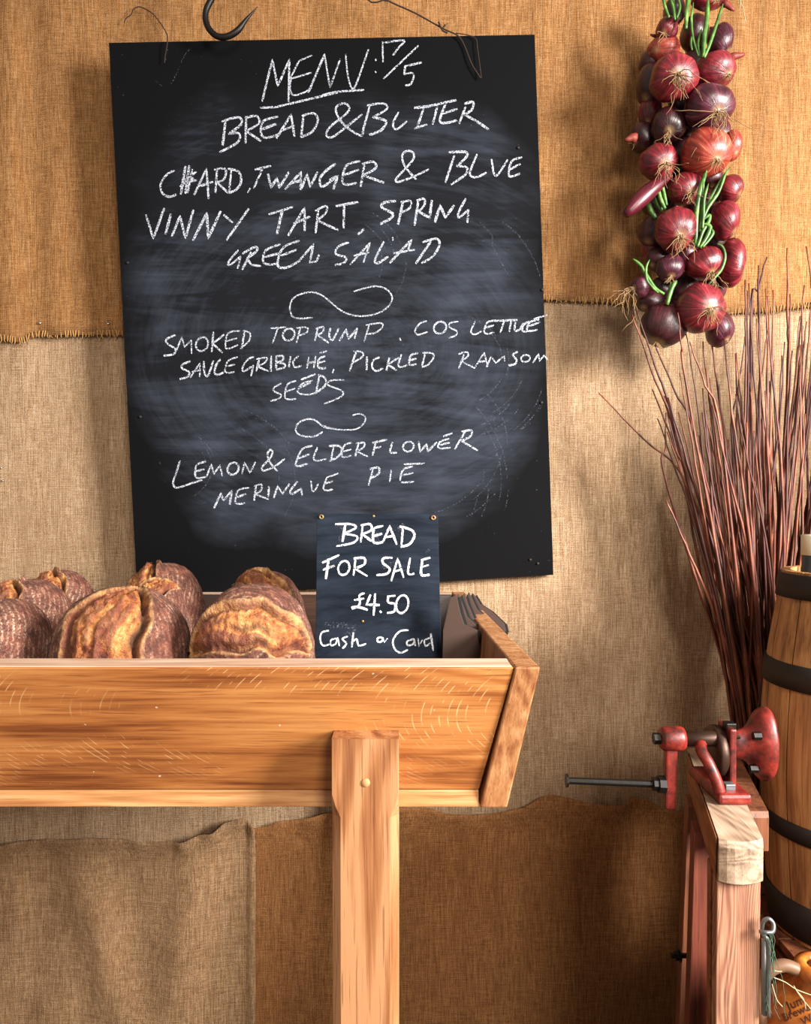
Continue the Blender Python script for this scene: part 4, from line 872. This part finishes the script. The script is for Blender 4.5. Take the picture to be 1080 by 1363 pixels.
# beam: outline in (y,z) side view with rounded front foot, extruded in x with skew along depth
def beam(name, y0, y1, zt_, zb_, xo, w_, mat, rnd=.0):
    ol = []
    ys = [(y0+.006, zb_), (y0, zb_+.004), (y0, zt_-.008), (y0+.004, zt_), (y1-.03, zt_), (y1, zt_+.0), (y1, zb_+.02), (y1-.02, zb_)]
    # bowed front end: several columns across the width
    cols = 7; V, Fc = [], []
    for c in range(cols):
        u = c/(cols-1); bow = rnd*(1-(2*u-1)**2)
        for y, z in ys:
            yy = y-(bow if y < y0+.01 else 0); V.append((BX(yy)+xo+u*w_, yy, z))
    n = len(ys)
    for c in range(cols-1):
        for i in range(n): Fc.append((c*n+i, c*n+(i+1) % n, (c+1)*n+(i+1) % n, (c+1)*n+i))
    Fc.append(tuple(range(n-1, -1, -1))); Fc.append(tuple((cols-1)*n+i for i in range(n)))
    return obj(name, V, Fc, mat, sd, bevel=0)
beam('top_beam', .958, 1.31, zT, zB, 0, w, M_pinet, .010)
# darker side face board on the left of the beam
prism('side_face', [(BX(.972)-.0016, .972, zB+.001), (BX(.966)-.0016, .966, zT-.001), (BX(1.30)-.0016, 1.30, zT-.002), (BX(1.30)-.0016, 1.30, zB+.002)], Vector((-.0012, 0, 0)), M_brw, sd, label='brown side of the beam')
hexa('post', [(P(955, 1185, .965).x, .965, 0), (P(1013, 1185, .965).x, .965, 0), (P(1013, 1185, .965).x, .965, zB-.0006), (P(955, 1185, .965).x, .965, zB-.0006),
              (P(955, 1185, .965).x+.004, .99, 0), (P(1013, 1185, .965).x+.005, .99, 0), (P(1013, 1185, .965).x+.005, .99, zB-.0006), (P(955, 1185, .965).x+.004, .99, zB-.0006)], M_pine, sd, .0015)
def slab(name, pl_top, pl_bot, ya, yb, wd, mat, **k):
    """post under the beam whose left edge runs between two photo points at depth ya"""
    a_, b_ = P(pl_top[0], pl_top[1], ya), P(pl_bot[0], pl_bot[1], ya)
    sl = (b_.x-a_.x)/(b_.z-a_.z); xt = a_.x+(zB-.0006-a_.z)*sl; xb = a_.x+(0-a_.z)*sl; e = (yb-ya)*.26
    return hexa(name, [(xb, ya, 0), (xb+wd, ya, 0), (xt+wd, ya, zB-.0006), (xt, ya, zB-.0006), (xb+e, yb, 0), (xb+wd+e, yb, 0), (xt+wd+e, yb, zB-.0006), (xt+e, yb, zB-.0006)], mat, sd, .0012, **k)
slab('side_panel', (926, 1085), (917, 1363), 1.10, 1.15, .05, M_redw)
slab('panel_edge', (946, 1120), (945, 1363), 1.0, 1.03, .045, M_brw)
slab('rear_leg', (917, 1062), (904, 1363), 1.20, 1.25, .04, M_bark)
beam('cheek_board', 1.06, 1.30, zT-.008, zB-.01, w+.004, .026, M_bark, .0)
p_b = P(904, 1272, 1.17)
lathe('bolt', [(0, -.012), (.004, -.012), (.004, -.006), (.007, -.006), (.007, 0), (.010, 0), (.010, .002), (.004, .002), (.004, .03), (0, .03)], M_iron, sd, p_b, 'x', 8, smooth=False)
# galvanised drop pin with strings on the post
sp = P(1022, 1245, .955)
dp = [P(1012, 1240, .953), P(1020, 1241, .947), P(1029, 1240, .947), P(1030, 1230, .95), P(1024, 1223, .952), P(1017, 1226, .955), P(1015, 1236, .957), P(1017, 1245, .957), P(1022, 1250, .957), P(1023.5, 1262, .957), P(1023.5, 1300, .957), P(1023.5, 1353, .957)]
tube('drop_pin', catmull(dp, 5), .0026, M_steel, sd, 8, label='galvanised steel drop pin')
pin = tube('pin_shaft', [P(1018, 1250, .962), P(1018, 1350, .962)], .0042, M_steel, sd, 8)
V, Fc = [], []
for i in range(7):
    p = [P(1025+random.uniform(-3, 4), 1236+random.uniform(0, 15), .951)]
    for j in range(9):
        p.append(p[-1]+Vector((random.uniform(-.004, .005), random.uniform(-.001, .001), -.011+random.uniform(-.004, .004))))
    tube_into(V, Fc, catmull(p, 3), .00035, 4)
obj('green_string', V, Fc, M_gstring, sd, kind='stuff', smooth=True, label='frayed green string')
V, Fc = [], []
for pts in ([(1030, 1301), (1045, 1307), (1057, 1315), (1065, 1319), (1090, 1328)], [(1057, 1312), (1062, 1321), (1072, 1334), (1084, 1348)], [(1060, 1318), (1070, 1330), (1073, 1344)], [(1031, 1292), (1036, 1293), (1041, 1293)], [(1028, 1310), (1034, 1330), (1042, 1340)]):
    tube_into(V, Fc, catmull([P(x, y, .905) for x, y in pts], 4), .0006, 4)
obj('pale_string', V, Fc, M_string, sd, kind='stuff', smooth=True, label='loose pale string ends')

# hand grinder
gy = 1.12; gz = P(0, 983, gy).z
def gx(px): return P(px, 983, gy).x
def gzz(py): return P(0, py, gy).z
gr = root('hand_grinder', (.455, gy, zT), 'red cast iron hand grinder with crank handle clamped on the pine stand', 'grinder')
lathe('shaft', [(0, gx(900)), (.0115, gx(900)), (.0115, gx(990)), (0, gx(990))], M_rust, gr, Vector((0, gy, gz)), 'x', 20, label='dark steel shaft')
crk = lathe('crank_boss', [(0, gx(879)), (.014, gx(879)), (.018, gx(883)), (.0185, gx(905)), (.0165, gx(910)), (0, gx(910))], M_red, gr, Vector((0, gy, gz)), 'x', 20)
lathe('shaft_nut', [(0, gx(870)), (.0085, gx(870)), (.0085, gx(880)), (0, gx(880))], M_iron, gr, Vector((0, gy, gz)), 'x', 6, smooth=False)
hexa('crank_arm', [(gx(885), gy-.007, gzz(1076)), (gx(899), gy-.007, gzz(1076)), (gx(901), gy-.008, gzz(990)), (gx(885), gy-.008, gzz(990)), (gx(885), gy+.007, gzz(1076)), (gx(899), gy+.007, gzz(1076)), (gx(901), gy+.008, gzz(990)), (gx(885), gy+.008, gzz(990))], M_red, gr, .003)
hd = Vector((0, gy, 0))
a, b = P(757, 1039, gy), P(884, 1044, gy)
def alongx(name, prof2, mat, k=14, **kw):
    # prof2: (r, px) around the tilted handle axis
    V, Fc = [], []; n = len(prof2); ax = (b-a).normalized(); N = Vector((0, 1, 0)); B = ax.cross(N)
    for r, px in prof2:
        c = a+(b-a)*((px-757)/127)
        for j in range(k): V.append(c+(N*math.cos(2*math.pi*j/k)+B*math.sin(2*math.pi*j/k))*r)
    for i in range(n-1):
        for j in range(k): Fc.append((i*k+j, i*k+(j+1) % k, (i+1)*k+(j+1) % k, (i+1)*k+j))
    Fc.append(tuple(range(k-1, -1, -1))); Fc.append(tuple((n-1)*k+j for j in range(k)))
    return obj(name, V, Fc, mat, gr, smooth=False, **kw)
alongx('handle_rod', [(.0052, 755), (.0052, 886)], M_iron, label='black handle rod')
alongx('handle_washer', [(.0100, 753.5), (.0100, 756)], M_iron)
alongx('handle_nut', [(.007, 868), (.0105, 869), (.0105, 875), (.0135, 876), (.0135, 885)], M_iron, 8)
bl = lathe('bell_housing', [(0, gx(966)), (.020, gx(966)), (.021, gx(982)), (.024, gx(990)), (.030, gx(996)), (.038, gx(1001)), (.047, gx(1006)), (.053, gx(1011)), (.0555, gx(1016)), (.0555, gx(1021)), (.052, gx(1024)), (0, gx(1024))], M_red, gr, Vector((0, gy, gz-.008)), 'x', 40)
for v in bl.data.vertices: v.co.y *= .62
for dy, dz in ((-.026, .012), (-.016, -.040)):
    lathe('bolt_head', [(0, gx(992)), (.006, gx(992)), (.006, gx(1002)), (0, gx(1002))], M_iron, gr, Vector((0, gy+dy, gz+dz)), 'x', 6, smooth=False)
lathe('grinding_disc', [(0, gx(951)), (.036, gx(951)), (.038, gx(954)), (.038, gx(961)), (.034, gx(964)), (0, gx(964))], M_rust, gr, Vector((0, gy+.012, gz-.022)), 'x', 32)
box('upright', gx(965), gx(974), gy-.02, gy+.028, zT+.008, gz+.02, M_red, gr, .003)
box('clamp_nut', gx(964), gx(978), gy-.008, gy+.008, gz+.013, gz+.025, M_iron, gr, .002)
# foot and bent left arm
fz = zT+.0006
box('foot', BX(1.07)+.014, BX(1.07)+.062, 1.062, 1.18, fz, fz+.016, M_red, gr, .005)
arm = [Vector((BX(1.08)+.018, 1.075, fz+.014)), Vector((BX(1.08)+.014, 1.078, fz+.03)), Vector((BX(1.08)+.006, 1.085, fz+.052)), Vector((BX(1.08)+.000, 1.10, fz+.068)), Vector((BX(1.1)+.006, 1.125, fz+.074))]
tube('arm', catmull(arm, 5), .0085, M_red, gr, 10)
box('foot_bolt', BX(1.08)+.028, BX(1.08)+.042, 1.078, 1.092, fz+.0155, fz+.024, M_steel, gr, .001)
